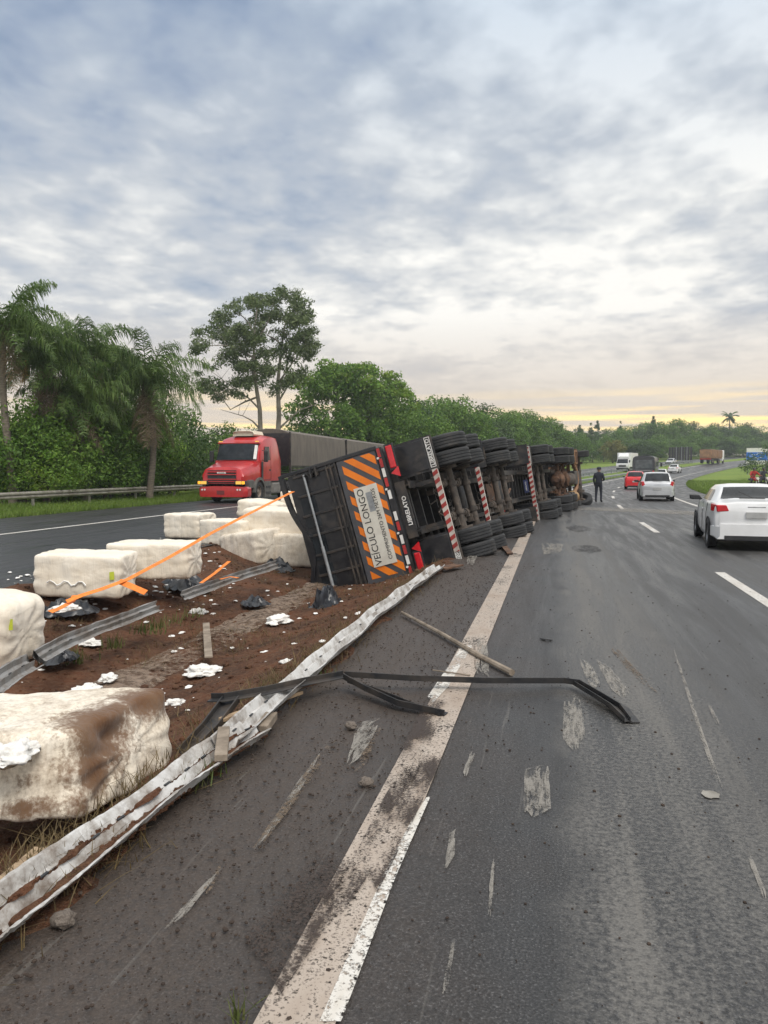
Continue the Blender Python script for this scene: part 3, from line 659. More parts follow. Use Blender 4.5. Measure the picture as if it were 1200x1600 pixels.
b3 = bale('cream bale with a twine knot on its end, nearer of the left road pair', gp(108, 935, -.14)+Vector((0, .42, 0)), R(14), 1.26, .85, .62, cot, 8, (0, R(2)), (.8, -1, .1), pw=14)
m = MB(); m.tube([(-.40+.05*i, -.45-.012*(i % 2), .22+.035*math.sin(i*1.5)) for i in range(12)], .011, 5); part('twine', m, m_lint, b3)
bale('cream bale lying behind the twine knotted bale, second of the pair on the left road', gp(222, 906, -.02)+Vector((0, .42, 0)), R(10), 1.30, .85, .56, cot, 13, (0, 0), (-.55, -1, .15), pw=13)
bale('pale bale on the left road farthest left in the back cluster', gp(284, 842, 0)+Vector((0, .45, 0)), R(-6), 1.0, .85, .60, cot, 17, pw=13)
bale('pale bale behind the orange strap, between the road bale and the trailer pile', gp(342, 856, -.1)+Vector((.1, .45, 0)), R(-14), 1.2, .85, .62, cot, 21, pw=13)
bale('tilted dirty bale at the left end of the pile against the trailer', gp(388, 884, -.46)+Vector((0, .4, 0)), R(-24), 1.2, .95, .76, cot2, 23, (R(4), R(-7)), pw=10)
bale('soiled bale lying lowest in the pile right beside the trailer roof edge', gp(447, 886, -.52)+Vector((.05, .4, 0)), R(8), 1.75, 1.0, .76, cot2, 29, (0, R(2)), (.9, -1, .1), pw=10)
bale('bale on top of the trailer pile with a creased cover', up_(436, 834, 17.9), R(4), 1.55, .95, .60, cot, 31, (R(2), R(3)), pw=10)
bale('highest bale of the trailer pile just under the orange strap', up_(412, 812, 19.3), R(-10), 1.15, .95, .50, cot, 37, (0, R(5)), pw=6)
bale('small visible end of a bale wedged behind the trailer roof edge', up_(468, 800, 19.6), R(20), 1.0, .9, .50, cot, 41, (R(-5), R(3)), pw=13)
# ------------------------------------------------------------------ straps, black plastic, loose cotton
def ribbon(name, label, pts, wd, mat_, cat, up=Vector((0, -.6, .8))):
    P = [Vector(p) for p in pts]; o = P[0].copy(); m = MB()
    m.sweep([p-o for p in P], [(-wd/2, -.002), (wd/2, -.002), (wd/2, .002), (-wd/2, .002)], up.normalized()); ob = link(name, m.mesh(name, mat_)); ob.location = o
    return tag(ob, label, cat)
ribbon('orange_strap', 'long orange strap stretched taut from the trailer roof edge to the left bales', [up_(458, 768, 14.9), up_(400, 797, 13.2), up_(330, 833, 11.9), up_(262, 872, 10.9), up_(200, 905, 10.05), up_(160, 920, 9.75), up_(128, 930, 9.5), up_(104, 940, 9.4)], .075, m_strap, 'strap')
ribbon('orange_strap', 'short orange strap end folded down beside the twine knotted bale', [up_(186, 908, 10.0), up_(205, 916, 9.95), up_(228, 926, 9.9)], .085, m_strap, 'strap')
ribbon('orange_strap', 'orange strap piece rising from black plastic to the middle bale', [up_(314, 911, 11.2), up_(335, 896, 11.7), up_(358, 877, 12.2)], .06, m_strap, 'strap')
ribbon('orange_strap', 'crumpled orange strap scrap on the soil under the left bales', [up_(78, 956, 9.1), up_(92, 951, 9.2), up_(112, 940, 9.5), up_(118, 930, 9.6)], .09, m_strap, 'strap')
ribbon('orange_strap', 'tiny orange strap scrap near the grey rail end by the pile', [up_(344, 905, 11.6), up_(360, 901, 11.7), up_(372, 903, 11.6)], .06, m_strap, 'strap', Vector((0, 0, 1)))
def crumple(name, label, p, sx, sy, h, seed, mat_, cat, n=22):
    V = []; Fc = []
    for j in range(n+1):
        for i in range(n+1):
            x, y = 2*i/n-1, 2*j/n-1; r = math.hypot(x, y); e = 1+.35*noise.noise(Vector((x*1.5, y*1.5, seed*5)))
            z = h*max(0, 1-r*r)*(.45+.9*abs(noise.noise(Vector((x*1.6, y*1.6, seed)))))+.30*h*abs(noise.noise(Vector((x*4.5, y*4.5, seed+2))))+.1*h*noise.noise(Vector((x*11, y*11, seed)))
            sc = 1/max(1, max(abs(x), abs(y)) and r/max(abs(x), abs(y)))
            V.append((x*sx*e*sc, y*sy*e*sc, max(z, .004)))
    Fc = [(j*(n+1)+i, j*(n+1)+i+1, (j+1)*(n+1)+i+1, (j+1)*(n+1)+i) for j in range(n) for i in range(n)]
    m = MB(); m.add(V, Fc); o = link(name, m.mesh(name, mat_, 35), None, p, (0, 0, seed)); return tag(o, label, cat)
for label, px, py, z, sx, sy, h, sd in (
    ('bunched black plastic bag on the soil at the foot of the trailer door', 511, 952, -.58, .30, .26, .55, 1),
    ('flattened black plastic sheet on the soil between drain and trailer', 398, 944, -.52, .34, .22, .16, 2),
    ('black plastic draped over the grey rail tip near the orange strap piece', 288, 918, -.36, .50, .35, .34, 3),
    ('black plastic torn flap beside the twine knotted bale with cotton on it', 108, 960, -.30, .42, .26, .30, 4),
    ('dark plastic scrap under the grey rail at the cut off bale', 92, 1030, -.42, .26, .2, .18, 5),
    ('torn black plastic lying over the rail end by the bale pile', 430, 892, -.5, .45, .35, .30, 6)):
    crumple('black_plastic', label, gp(px, py, z), sx, sy, h, sd, m_poly, 'plastic sheet')
def puff_mesh(seed, n=3):
    bm = bmesh.new(); bmesh.ops.create_icosphere(bm, subdivisions=n, radius=1)
    for v in bm.verts:
        p = v.co.copy(); h = 1+.55*noise.noise(p*1.3+Vector((seed, 0, 0)))+.38*noise.noise(p*3.2+Vector((0, seed, 0)))+.22*noise.noise(p*8+Vector((0, 0, seed)))
        v.co = p*h; v.co.z = max(v.co.z*.55, -.10)
    me = bpy.data.meshes.new('cotton_tuft'); bm.to_mesh(me); bm.free(); me.materials.append(m_lint)
    me.polygons.foreach_set('use_smooth', [True]*len(me.polygons)); return me
puffs = [puff_mesh(s, 4) for s in (1, 5, 9)]; smallpuff = [puff_mesh(s, 2) for s in (2, 6)]
for i, (label, px, py, z, s) in enumerate((
    ('white cotton tuft beside the drain just above the bent frame', 314, 1050, -.52, .15),
    ('white cotton tuft on the soil near the trailer foot', 434, 970, -.52, .16),
    ('white cotton tuft between the black sheet and the orange strap piece', 308, 957, -.52, .12),
    ('white cotton tuft directly above the foreground bale top', 138, 1078, -.5, .11),
    ('flat white cotton tuft above the foreground bale near the grass blades', 170, 1060, -.5, .09),
    ('long white cotton tuft below the grey rail piece', 141, 1005, -.45, .11),
    ('small white cotton tuft left of the bent frame arm', 402, 1032, -.50, .06),
    ('small white cotton tuft near the white rail', 452, 1036, -.30, .07),
    ('fluffy white cotton tuft on the torn plastic flap', 104, 952, -.1, .14),
    ('white cotton tuft below the strap end on the soil', 218, 930, -.35, .11),
    ('white cotton tuft at the right corner of the foreground bale', 272, 1098, -.30, .06),
    ('loose white cotton hanging from the front of the foreground bale', 12, 1180, None, .12))):
    p = gp(px, py, z) if z is not None else up_(px, py, 3.92)
    o = link('cotton_tuft', puffs[i % 3], None, p, (0, 0, i*1.3)); o.scale = (s*1.25, s, s*.9); tag(o, label, 'cotton tuft', 'cotton tufts on the soil')
def join(meshes, name, mats, items):     # items: (mesh index, loc, rz, scale)
    VV = []; FF = []; o = 0; base = []
    for me in meshes:
        v = np.empty(len(me.vertices)*3, np.float32); me.vertices.foreach_get('co', v); base.append((v.reshape(-1, 3), [tuple(p.vertices) for p in me.polygons]))
    for k, loc, rz, s in items:
        v, f = base[k]; c, sn = math.cos(rz), math.sin(rz)
        s = np.array(s if isinstance(s, tuple) else (s,)*3)
        q = v*s; q = np.stack((q[:, 0]*c-q[:, 1]*sn+loc[0], q[:, 0]*sn+q[:, 1]*c+loc[1], q[:, 2]+loc[2]), 1)
        VV.append(q); FF += [tuple(i+o for i in t) for t in f]; o += len(v)
    me = bpy.data.meshes.new(name); me.from_pydata(np.concatenate(VV).tolist(), [], FF); me.materials.append(mats); return me
items = []
for i in range(300):
    s = random.uniform(-8.6, -2.4); y = 6+random.random()**1.3*13
    if random.random() < .35: s = random.uniform(-8.3, -5.6); y = random.uniform(8, 15)
    z = median_f(s, y)[2] if s > -7.7 else 0; r = random.choice((.007, .010, .016, .026, .036))
    items.append((i % 2, (s, y, z+r*.2), i, (r*1.4, r, r*.8)))
for i in range(16): items.append((i % 2, (random.uniform(-10, -7.5), random.uniform(9, 24), .005), i, random.uniform(.02, .05)))
tag(link('cotton_lint', join(smallpuff, 'cotton_lint', m_lint, items)), kind='stuff')
# clods, grit and small stones on road and soil
def rock_mesh(seed, n=1):
    bm = bmesh.new(); bmesh.ops.create_icosphere(bm, subdivisions=n, radius=1)
    for v in bm.verts: v.co *= 1+.35*noise.noise(v.co*1.7+Vector((seed, 0, 0))); v.co.z *= .65
    me = bpy.data.meshes.new('stone'); bm.to_mesh(me); bm.free(); me.materials.append(m_stone); return me
rocks = [rock_mesh(s) for s in (1, 4, 8)]
items = []
for i in range(13000):
    y = 1.0+random.random()**1.5*13
    u = random.random(); s = -1.95+abs(random.gauss(0, .60)) if u < .80 else random.uniform(-1, 3.2)
    if random.random() < .25: s = -1.0+random.gauss(0, .16)
    if s < -1.95: continue
    r = min(.0018+random.expovariate(1/.0020), .0105); items.append((i % 3, (s, y, r*.3), i, r))
tag(link('dirt_clods', join(rocks, 'dirt_clods', M('clod_soil', (.030, .020, .015), (.055, .038, .028), 9, .95), items)), kind='stuff')
items = []
for i in range(3600):
    s = random.uniform(-7.7, -1.85); y = 1.5+random.random()**1.3*16; r = min(.008+random.expovariate(1/.010), .055); p = median_f(s, y); items.append((i % 3, (p[0], p[1], p[2]+r*.2), i, r))
tag(link('soil_lumps', join(rocks, 'soil_lumps', m_soil, items)), kind='stuff')
for label, px, py, s in (('grey chipped stone on the muddy shoulder below the bent frame', 572, 1222, .034), ('brown stone with a broken top on the shoulder near the white rail', 548, 1134, .035), ('rounded stone under the white rail at the bottom left', 100, 1436, .04)):
    o = link('stone', rock_mesh(len(label), 3), None, gp(px, py, s*.4)); o.scale = (s*1.1, s, s*1.2); tag(o, label, 'stone', 'stones on the shoulder')
# ------------------------------------------------------------------ the overturned road train (x forward, y left, z up; rolled onto its left side)
def tyre_mesh(r=.52, wd=.30, n=36, name='wheel'):
    h = wd/2; prof = [(r*.56, -h*.75), (r*.62, -h*.95), (r*.86, -h), (r*.955, -h*.93), (r*.985, -h*.80)]
    g = 4
    for i in range(g):
        y = -h*.80+(i+.5)*h*1.6/g; e = h*.055
        if i or True: prof += [(r, y-h*1.6/g/2+e), (r, y+h*1.6/g/2-e)] + ([(r-.016, y+h*1.6/g/2-e*.4), (r-.016, y+h*1.6/g/2+e*.4)] if i < g-1 else [])
    prof += [(r*.985, h*.80), (r*.955, h*.93), (r*.86, h), (r*.62, h*.95), (r*.56, h*.75)]
    m = MB(); m.lathe(prof, 'y', n); m.lathe([(r*.56, -h*.75), (r*.5, 0), (r*.56, h*.75)], 'y', n); return m.mesh(name, m_rubber, 28)
def rim_mesh(r=.29, wd=.28, mat_=None, side=1):
    m = MB(); h = wd/2*side
    m.lathe([(r, h*.85), (r*.93, h*.80), (r*.86, h*.30), (r*.45, h*.18), (r*.42, h*.55), (r*.20, h*.62), (0, h*.62)], 'y', 20)
    for k in range(8):
        t = k*math.pi/4; m.cyl((r*.62*math.cos(t), h*.15, r*.62*math.sin(t)), (r*.62*math.cos(t), h*.4, r*.62*math.sin(t)), r*.05, n=6)
    return m.mesh('rim', mat_ or m_rimdirty, 30)
tyre_me = tyre_mesh(); rim_l = rim_mesh(side=1); rim_r = rim_mesh(side=-1)
psi, th = R(6.2), R(16)
rr_ = Vector((math.cos(psi), -math.sin(psi), 0)); fw_ = Vector((math.sin(psi), math.cos(psi), 0))
lf_ = rr_*math.sin(th)-Vector((0, 0, math.cos(th))); upv = -rr_*math.cos(th)-Vector((0, 0, math.sin(th)))
anchor = Vector((-1.46, 15.05, .10)); loc0 = anchor-fw_*.95-lf_*1.25-Vector((0, 0, .13)); DZ = -.30
T = thing('overturned_truck', 'black road train lying on its side across the median with orange striped tail', 'truck')
T.matrix_world = basis(loc0, fw_, lf_, upv)
RV = ((0, -1, 0), (0, 0, 1))
def rv_text(s, size, y, z, x, parent, mat_, bold=0, name='lettering'):
    o = link(name, text_mesh(s, size, mat_, bold=bold), parent); o.matrix_local = basis(Vector((x, y, z)), (0, -1, 0), (0, 0, 1), (-1, 0, 0)); return o
def wheels(x, ys, m=tyre_me):
    for y in ys:
        o = part('wheel', m, None, T, loc=(x, y, .52+DZ), rot=(0, random.random()*6, 0)); part('rim', rim_l if y > 0 else rim_r, None, o)
def axle(x, hub=0, mat_=m_dusty):
    m = MB(); m.cyl((x, -.98, .52), (x, .98, .52), .075, n=12)
    for s in (-1, 1):
        m.cyl((x, s*.60, .52), (x, s*.72, .52), .19, n=16); m.box((x, s*.47, .60), (.30, .16, .12)); m.box((x, s*.47, .74), (1.05, .09, .07)); m.box((x, s*.47, .68), (.62, .08, .05))
        m.cyl((x, s*.25, .52), (x, s*.33, .52), .105, n=12); m.box((x-.17, s*.40, .60), (.22, .05, .05))
    if hub:
        m.lathe([(0, -.34), (.14, -.33), (.20, -.22), (.27, -.12), (.30, 0), (.27, .12), (.20, .22), (.14, .33), (0, .34)], 'y', 20, (x, 0, .52))
        m.lathe([(.30, -.10), (.29, 0), (.22, .16), (.10, .24), (0, .26)], 'z', 20, (x, 0, .44))
        m.lathe([(.22, 0), (.20, -.18), (.10, -.30), (0, -.30)], 'x', 16, (x, 0, .52))
    part('axle', m, mat_, T, 35, loc=(0, 0, DZ))
    cm = MB()
    for s in (-1, 1): cm.cyl((x-.27, s*.33, .66), (x-.08, s*.33, .66), .085, n=12); cm.cyl((x-.35, s*.33, .66), (x-.27, s*.33, .66), .06, n=10); cm.tube([(x-.3, s*.33, .74), (x-.3, s*.2, .86), (x+.2, s*.12, .90)], .014, 6)
    part('brake_chamber', cm, m_dusty, T, 35, loc=(0, 0, DZ))
def beams(x0, x1, z0=.74, z1=1.15, gap=.6, yy=.45):
    for s in (-1, 1):
        m = MB(); y = s*yy; prof = [(-.07, z0), (.07, z0), (.07, z0+.02), (.01, z0+.02), (.01, z1-.02), (.07, z1-.02), (.07, z1), (-.07, z1), (-.07, z1-.02), (-.01, z1-.02), (-.01, z0+.02), (-.07, z0+.02)]
        m.loft([[Vector((x, y+a, b)) for a, b in prof] for x in (x0, x1)]); part('chassis_beam', m, m_black2, T)
    x = x0+.3
    cmm = MB(); cmm.box((0, 0, (z0+z1)/2), (.06, 2*yy-.14, .16)); me = cmm.mesh('cross_member', m_black2); cm2 = MB(); cm2.box((0, .88, z1-.07), (.05, .7, .12)); me2 = cm2.mesh('outrigger', m_black2)
    while x < x1-.1: part('cross_member', me, None, T, loc=(x, 0, 0)); part('outrigger', me2, None, T, loc=(x+.02, 0, 0)); part('outrigger', me2, None, T, loc=(x+.02, -1.76, 0)); x += gap
def stripe_board(name, y0, y1, z0, z1, x, period, duty, slant, mats, t=.02, parent=None, margin=(0, 0, 0, 0)):
    # flat board facing backwards with sloping film stripes on it
    m = MB(); m.box((x+t/2, (y0+y1)/2, (z0+z1)/2), (t, abs(y1-y0), z1-z0)); b = part(name, m, mats[0], parent or T)
    s = MB(); a0, a1 = -max(y0, y1)+margin[0], -min(y0, y1)-margin[1]; q0, q1 = z0+margin[2], z1-margin[3]; h = q1-q0; a = a0-abs(slant)*h-period
    while a < a1+abs(slant)*h:
        P = clip_poly([(a, q0), (a+period*duty, q0), (a+period*duty+slant*h, q1), (a+slant*h, q1)], a0, a1, q0, q1)
        if len(P) > 2: s.prism(P, (x-.002, 0, 0), (0, -1, 0), (0, 0, 1), .002)
        a += period
    part('stripes', s, mats[1], b); return b
def flap(x, side, text=True):
    m = MB(); n = 8
    for i in range(n):     # slightly curved rubber sheet
        z0, z1 = .18+i*.95/n, .18+(i+1)*.95/n; c = lambda z: -.06*math.sin((z-.18)*3)
        m.hexa([(x+c(z0), side*.60, z0), (x+c(z0)+.015, side*.60, z0), (x+c(z0)+.015, side*1.28, z0), (x+c(z0), side*1.28, z0), (x+c(z1), side*.60, z1), (x+c(z1)+.015, side*.60, z1), (x+c(z1)+.015, side*1.28, z1), (x+c(z1), side*1.28, z1)])
    f = part('mudflap', m, m_black2, T)
    m = MB(); m.box((x-.045, side*.94, .66), (.03, .60, .62)); part('mudguard_panel', m, m_black, T, bevel=.02)
    if text:
        m = MB(); y0, y1, z0, z1 = .66, 1.25, .215, .325
        for a, b, c, d in ((y0, y1, z1-.012, z1), (y0, y1, z0, z0+.012), (y0, y0+.012, z0+.012, z1-.012), (y1-.012, y1, z0+.012, z1-.012)): m.box((x-.026, side*(a+b)/2, (c+d)/2), (.004, b-a, d-c))
        part('plate_border', m, m_white, f); rv_text('LIBRELATO', .105, side*.955, .27, x-.028, f, m_white, .002)
    return f
def lamps(x, z):
    for s in (-1, 1):
        m = MB(); m.box((x, s*1.05, z), (.06, .44, .13)); l = part('tail_lamp', m, m_redlamp, T, bevel=.02)
        m = MB(); m.box((x+.012, s*1.05, z), (.05, .50, .17)); part('lamp_housing', m, m_trim, l)
        m = MB(); m.prism([(-.10, -.08), (.10, -.08), (0, .09)], (x-.02, s*.74, z-.02), (0, -1, 0), (0, 0, 1), .02); part('reflector', m, m_redlamp, T)
# rear trailer
beams(.08, 8.5); axle(1.25); axle(2.5)
for x in (1.25, 2.5): wheels(x, (-1.115, -.79, .79, 1.115))
m = MB(); m.box((4.4, 0, 1.21), (8.8, 2.56, .10)); part('floor', m, m_black2, T)
for s in (-1, 1):
    m = MB(); m.box((4.4, s*1.285, 2.1), (8.76, .03, 1.66)); w_ = part('side_wall', m, m_black, T)
    rb = MB(); rb.box((0, 0, 0), (.06, .05, 1.66)); rm = rb.mesh('post', m_black2)
    for k in range(15): part('post', rm, None, w_, loc=(.1+k*.61, s*1.32, 2.1))
m = MB(); m.box((4.45, 0, 2.95), (8.7, 2.5, .03)); part('roof_tarpaulin', m, m_poly, T)
m = MB(); m.box((8.8, 0, 2.1), (.06, 2.5, 1.66)); part('front_wall', m, m_black2, T)
# tail
stripe_board('hazard_board', -1.28, 1.28, 1.19, 2.02, -.03, .30, .56, .86, (m_grey, m_orange), .03, margin=(.16, .05, .03, .10))
m = MB(); m.box((-.045, .13, 1.57), (.012, 1.56, .48)); sg = part('warning_plate', m, m_plate, T)
rv_text('VEÍCULO LONGO', .188, .13, 1.685, -.053, sg, m_ink)
rv_text('COMPRIMENTO 26M METROS', .105, .13, 1.43, -.053, sg, m_ink)
m = MB()
for y, z in ((-.42, 1.53), (-.24, 1.53)): m.box((-.0515, y, z), (.003, .20, .12))
part('patch', m, m_galv, sg)
m = MB(); m.box((.0, 0, 1.11), (.10, 2.56, .13)); tb = part('tail_beam', m, m_black, T, bevel=.008)
for k, y in enumerate((-1.18, -.98, -.79, -.60, -.36, .06, .26, .52, .72, .92, 1.13)):
    m = MB(); m.box((-.053, y, 1.12), (.006, .17, .06)); part('reflective_tape', m, (m_redfilm if k in (0, 1, 3, 6, 8, 10) else m_white), tb)
for y in (-1.08, -.47, .39, 1.05):
    m = MB(); m.cyl((-.06, y, 1.155), (-.09, y, 1.155), .022, n=8); part('marker_lamp', m, m_white, tb)
lamps(.03, .93)
rv_text('LIBRELATO', .115, .02, .90, .045, part('rear_crossbeam', MB().box((.08, 0, .92), (.06, 1.1, .20)), m_black2, T), m_white, .003)
# rear doors above the board
m = MB(); m.box((.0, 0, 2.58), (.04, 2.5, 1.06)); part('rear_door', m, m_black, T)
ribm = MB()
for k in range(-3, 4): ribm.box((-.03, k*.40, 2.54), (.03, .05, .9))
part('door_rib', ribm, m_black2, T, bevel=.006)
for z in (2.06, 2.16, 2.25):
    m = MB(); m.box((-.035, 0, z), (.05, 2.5, .035)); part('door_rail', m, m_black2, T, bevel=.006)
for k, (y0, y1) in enumerate(((-.85, -.15), (-.05, .5), (.6, 1.1))):
    m = MB(); m.box((-.024, (y0+y1)/2, 2.80), (.006, y1-y0, .32)); part('glossy_panel', m, m_glass, T)
m = MB(); m.tube([(-.085, -1.2, 2.73), (-.085, -.3, 2.73), (-.085, .25, 2.73)], .024, 10); m.tube([(-.085, .25, 2.73), (-.085, 1.26, 2.73)], .034, 10); part('lock_bar', m, m_galv, T, 40)
m = MB()
for s in (-1, 1):
    for z in (2.46, 2.58): m.box((-.06, s*1.2, z), (.07, .16, .05)); m.cyl((-.10, s*1.2-.1, z), (-.10, s*1.2+.1, z), .02, n=8)
    m.tube([(-.09, s*1.15, 2.75), (-.11, s*1.2, 2.66), (-.08, s*1.1, 2.6), (-.1, s*1.22, 2.5)], .013, 6)
part('hinge', m, m_black2, T)
m = MB(); arc = [Vector((0, y, 3.25-.28*math.exp(-((y-.25)/.62)**2))) for y in [-1.32+2.64*i/24 for i in range(25)]]
m.loft([[p+Vector((-.05, 0, -.045)), p+Vector((.05, 0, -.045)), p+Vector((.05, 0, .045)), p+Vector((-.05, 0, .045))] for p in arc]); part('roof_bow', m, m_black, T)
for s in (-1, 1): m = MB(); m.box((0, s*1.29, 2.2), (.09, .07, 2.1)); part('corner_post', m, m_black, T, bevel=.008)
f = flap(.44, -1); f2 = flap(.44, 1)
def guard(x, y0=-1.0, y1=1.05, z=.27, hh=.11):
    b = stripe_board('underride_guard', y0, y1, z-hh/2, z+hh/2, x, .16, .5, -.45, (m_guardwhite, m_guardred), .06)
    for s in (-1, 1): mm = MB(); mm.box((x+.08, s*.42, .56), (.05, .08, .55)); part('guard_bracket', mm, m_black2, T)
guard(.40, -.62, 1.02)
m = MB()
for k in range(16):
    x = 1.2+k*.5+random.uniform(-.2, .2); y = random.uniform(-.35, .35); m.tube([(x, y, .80), (x+.3, y+random.uniform(-.2, .2), .70), (x+.8, y+random.uniform(-.3, .3), .82)], random.uniform(.012, .025), 6)
    m.box((x+.2, random.uniform(-.4, .4), .78), (random.uniform(.08, .25), random.uniform(.08, .2), random.uniform(.06, .16)))
part('hoses_and_valves', m, m_dusty, T)
m = MB(); m.tube([(.75, 1.2, .62), (.80, 1.30, .40), (.95, 1.34, .30), (1.15, 1.36, .26)], .028, 8); part('bent_rod', m, m_galv, T, 40)
UN = [set(kids(T))]
# middle group with a small tail of its own
axle(5.4); axle(6.65)
for x in (5.4, 6.65): wheels(x, (-1.115, -.79, .79, 1.115))
guard(4.2, -.62, .92, .34, .10); fa = flap(4.6, -1, False); fb_ = flap(4.6, 1, False)
m = MB(); m.box((4.72, -.95, .55), (.03, .30, .75)); part('mudguard', m, m_dusty, T)
tankm = MB(); tankm.lathe([(0, -.40), (.09, -.40), (.115, -.35), (.115, .35), (.09, .40), (0, .45)], 'y', 16); tank = tankm.mesh('air_tank', m_black2, 35)
for x in (3.3, 3.75, 8.0, 14.9): part('air_tank', tank, None, T, loc=(x, 0, .66))
m = MB(); m.cyl((8.3, 0, .55), (8.3, 0, 1.1), .35, n=18); m.box((7.7, 0, .82), (1.6, .5, .10)); m.tube([(8.4, .3, .6), (8.9, .1, .55), (9.6, 0, .6)], .04, 8); part('coupling', m, m_rust, T, 40)
m = MB(); m.box((8.9, .55, .6), (.05, .6, .2)); part('hose_bracket', m, m_dusty, T); m = MB(); m.box((9.0, -.3, .5), (.2, .2, .3)); part('valve_box', m, m_dusty, T)
UN.append(set(kids(T)))
# front trailer
beams(9.2, 20.0); axle(12.7); axle(13.95)
for x in (12.7, 13.95): wheels(x, (-1.115, -.79, .79, 1.115))
m = MB(); m.box((14.6, 0, 1.21), (10.8, 2.56, .10)); part('floor', m, m_black2, T)
for s in (-1, 1): m = MB(); m.box((14.6, s*1.285, 2.2), (10.76, .03, 1.86)); part('side_wall', m, m_black, T)
m = MB(); m.box((14.6, 0, 3.12), (10.7, 2.5, .03)); part('roof_tarpaulin', m, m_poly, T)
lamps(9.2, .95)
m = MB(); m.box((9.2, 0, 1.11), (.10, 2.56, .13)); part('tail_beam', m, m_black, T)
m = MB(); m.box((11.0, -.98, .66), (.03, .62, .95)); part('mudguard_panel', m, m_black2, T); m = MB(); m.box((11.0, .98, .66), (.03, .5, .95)); part('mudguard_panel', m, m_black2, T)
guard(11.4, -1.2, 1.18, .26, .12); flap(11.75, -1); flap(11.75, 1)
m = MB(); m.box((11.2, .05, .42), (.02, .42, .14)); pl = part('blue_plate', m, M('dark_blue', (.03, .04, .12), (.02, .03, .08)), T); rv_text('LIBRELATO', .06, .05, .42, 11.185, pl, m_white)
UN.append(set(kids(T)))
# tractor
beams(16.3, 24.0, .78, 1.02, .9, .40); axle(17.4, 1, m_rust); axle(18.75, 1, m_rust); axle(23.4, 0, m_dusty)
for x in (17.4, 18.75): wheels(x, (-1.115, -.79, .79, 1.115))
for y in (-1.08, 1.08):
    wheels(23.4, (y,))
    for o in kids(T):
        if o.name.startswith('wheel') and 'arch' not in o.name and abs(o.location.x-23.4) < .01 and y > 0 and o.location.y > 0: o.rotation_euler = (0, 0, R(-28))
m = MB(); m.tube([(17.7, 0, .55), (18.5, 0, .54)], .06, 10); m.tube([(19.0, 0, .55), (20.2, .05, .62), (21.2, .05, .66)], .065, 10); part('drive_shaft', m, m_rust, T, 40, loc=(0, 0, DZ))
m = MB(); m.lathe([(0, 20.1), (.20, 20.15), (.24, 20.4), (.24, 21.0), (.30, 21.2), (.30, 21.5), (0, 21.5)], 'x', 16, (0, .05, .68)); part('gearbox', m, m_dusty, T, 40, loc=(0, 0, DZ))
m = MB(); m.box((22.4, 0, .72), (1.5, .62, .5)); part('engine_sump', m, m_black2, T, bevel=.04, loc=(0, 0, DZ))
for s, x0, x1, n_ in ((-1, 19.4, 21.3, 'fuel_tank'), (1, 19.4, 20.8, 'fuel_tank')):
    m = MB(); m.box(((x0+x1)/2, s*.92, .66), (x1-x0, .62, .58)); t_ = part(n_, m, m_black, T, bevel=.09, loc=(0, 0, DZ))
    m = MB()
    for x in (x0+.35, x1-.35): m.box((x, s*.92, .66), (.06, .645, .605))
    part('tank_band', m, m_black2, t_, bevel=.09)
m = MB(); m.box((21.75, -.92, .66), (.62, .60, .60)); bb = part('battery_box', m, M('ochre_rust', (.34, .19, .09), (.20, .10, .05), 6, .8, 0, .2), T, bevel=.02, loc=(0, 0, DZ))
m = MB()
for k in range(4): m.box((21.5+k*.17, -.92, .352), (.05, .5, .02))
part('box_rib', m, m_rust, bb)
m = MB(); pr = []
for i in range(31): pr.append((.25+.025*math.cos(i*math.pi/5*1.0), -.52+i*1.04/30))
m.lathe([(0, -.52)]+pr+[(0, .52)], 'x', 18, (21.35, .85, .64)); part('silencer', m, M('ochre_steel', (.40, .27, .13), (.26, .15, .07), 5, .6, .2, .1), T, 50, loc=(0, 0, DZ))
m = MB(); m.tube([(21.9, .7, .62), (22.4, .45, .55), (22.6, .1, .52), (22.6, -.35, .55), (22.3, -.6, .6), (22.0, -.75, .62)], .09, 10); part('exhaust_pipe', m, M('brown_pipe', (.30, .17, .09), (.19, .10, .055), 6, .7, .2, .1), T, 40, loc=(0, 0, DZ))
for x, zz_ in ((22.95, .60), (23.0, .95)):
    m = MB(); m.box((x, 0, zz_), (.10, 2.2, .16)); part('front_crossbeam', m, m_rust, T, bevel=.02, loc=(0, 0, DZ))
m = MB(); m.tube([(24.0, -1.0, .55), (24.0, 1.0, .55)], .035, 8); m.tube([(23.8, .2, .62), (24.2, .7, .6)], .03, 8); m.tube([(24.15, -.9, .70), (24.15, .9, .70)], .03, 8); part('steering_rod', m, m_dusty, T, 40, loc=(0, 0, DZ))
m = MB(); m.box((24.5, 0, .95), (.10, 2.5, .30)); part('front_bumper', m, M('cream_paint', (.50, .44, .34), (.38, .32, .24), 4, .5), T, bevel=.05, loc=(0, 0, DZ-.15))
for s in (-1, 1):
    m = MB(); arc = []
    for i in range(13):
        t = math.pi*i/12; arc.append([Vector((23.4+.68*math.cos(t), s*y, .52+.66*math.sin(t))) for y in (.82, 1.28)]+[Vector((23.4+.71*math.cos(t), s*y, .52+.69*math.sin(t))) for y in (1.28, .82)])
    m.loft(arc); part('wheel_arch', m, m_trim, T, loc=(0, 0, DZ))
    m = MB(); m.box((22.3, s*1.18, .75), (.5, .25, .7)); part('cab_step', m, m_rust if s < 0 else m_trim, T, bevel=.03, loc=(0, 0, DZ))
m = MB(); m.loft([[Vector((x, a*1.25, b)) for a, b in ((-1, 1.05), (1, 1.05), (1, z-.3), (.9, z), (-.9, z), (-1, z-.3))] for x, z in ((22.0, 3.4), (22.4, 3.6), (23.9, 3.55), (24.5, 2.6))]); cab = part('cab', m, m_black, T)
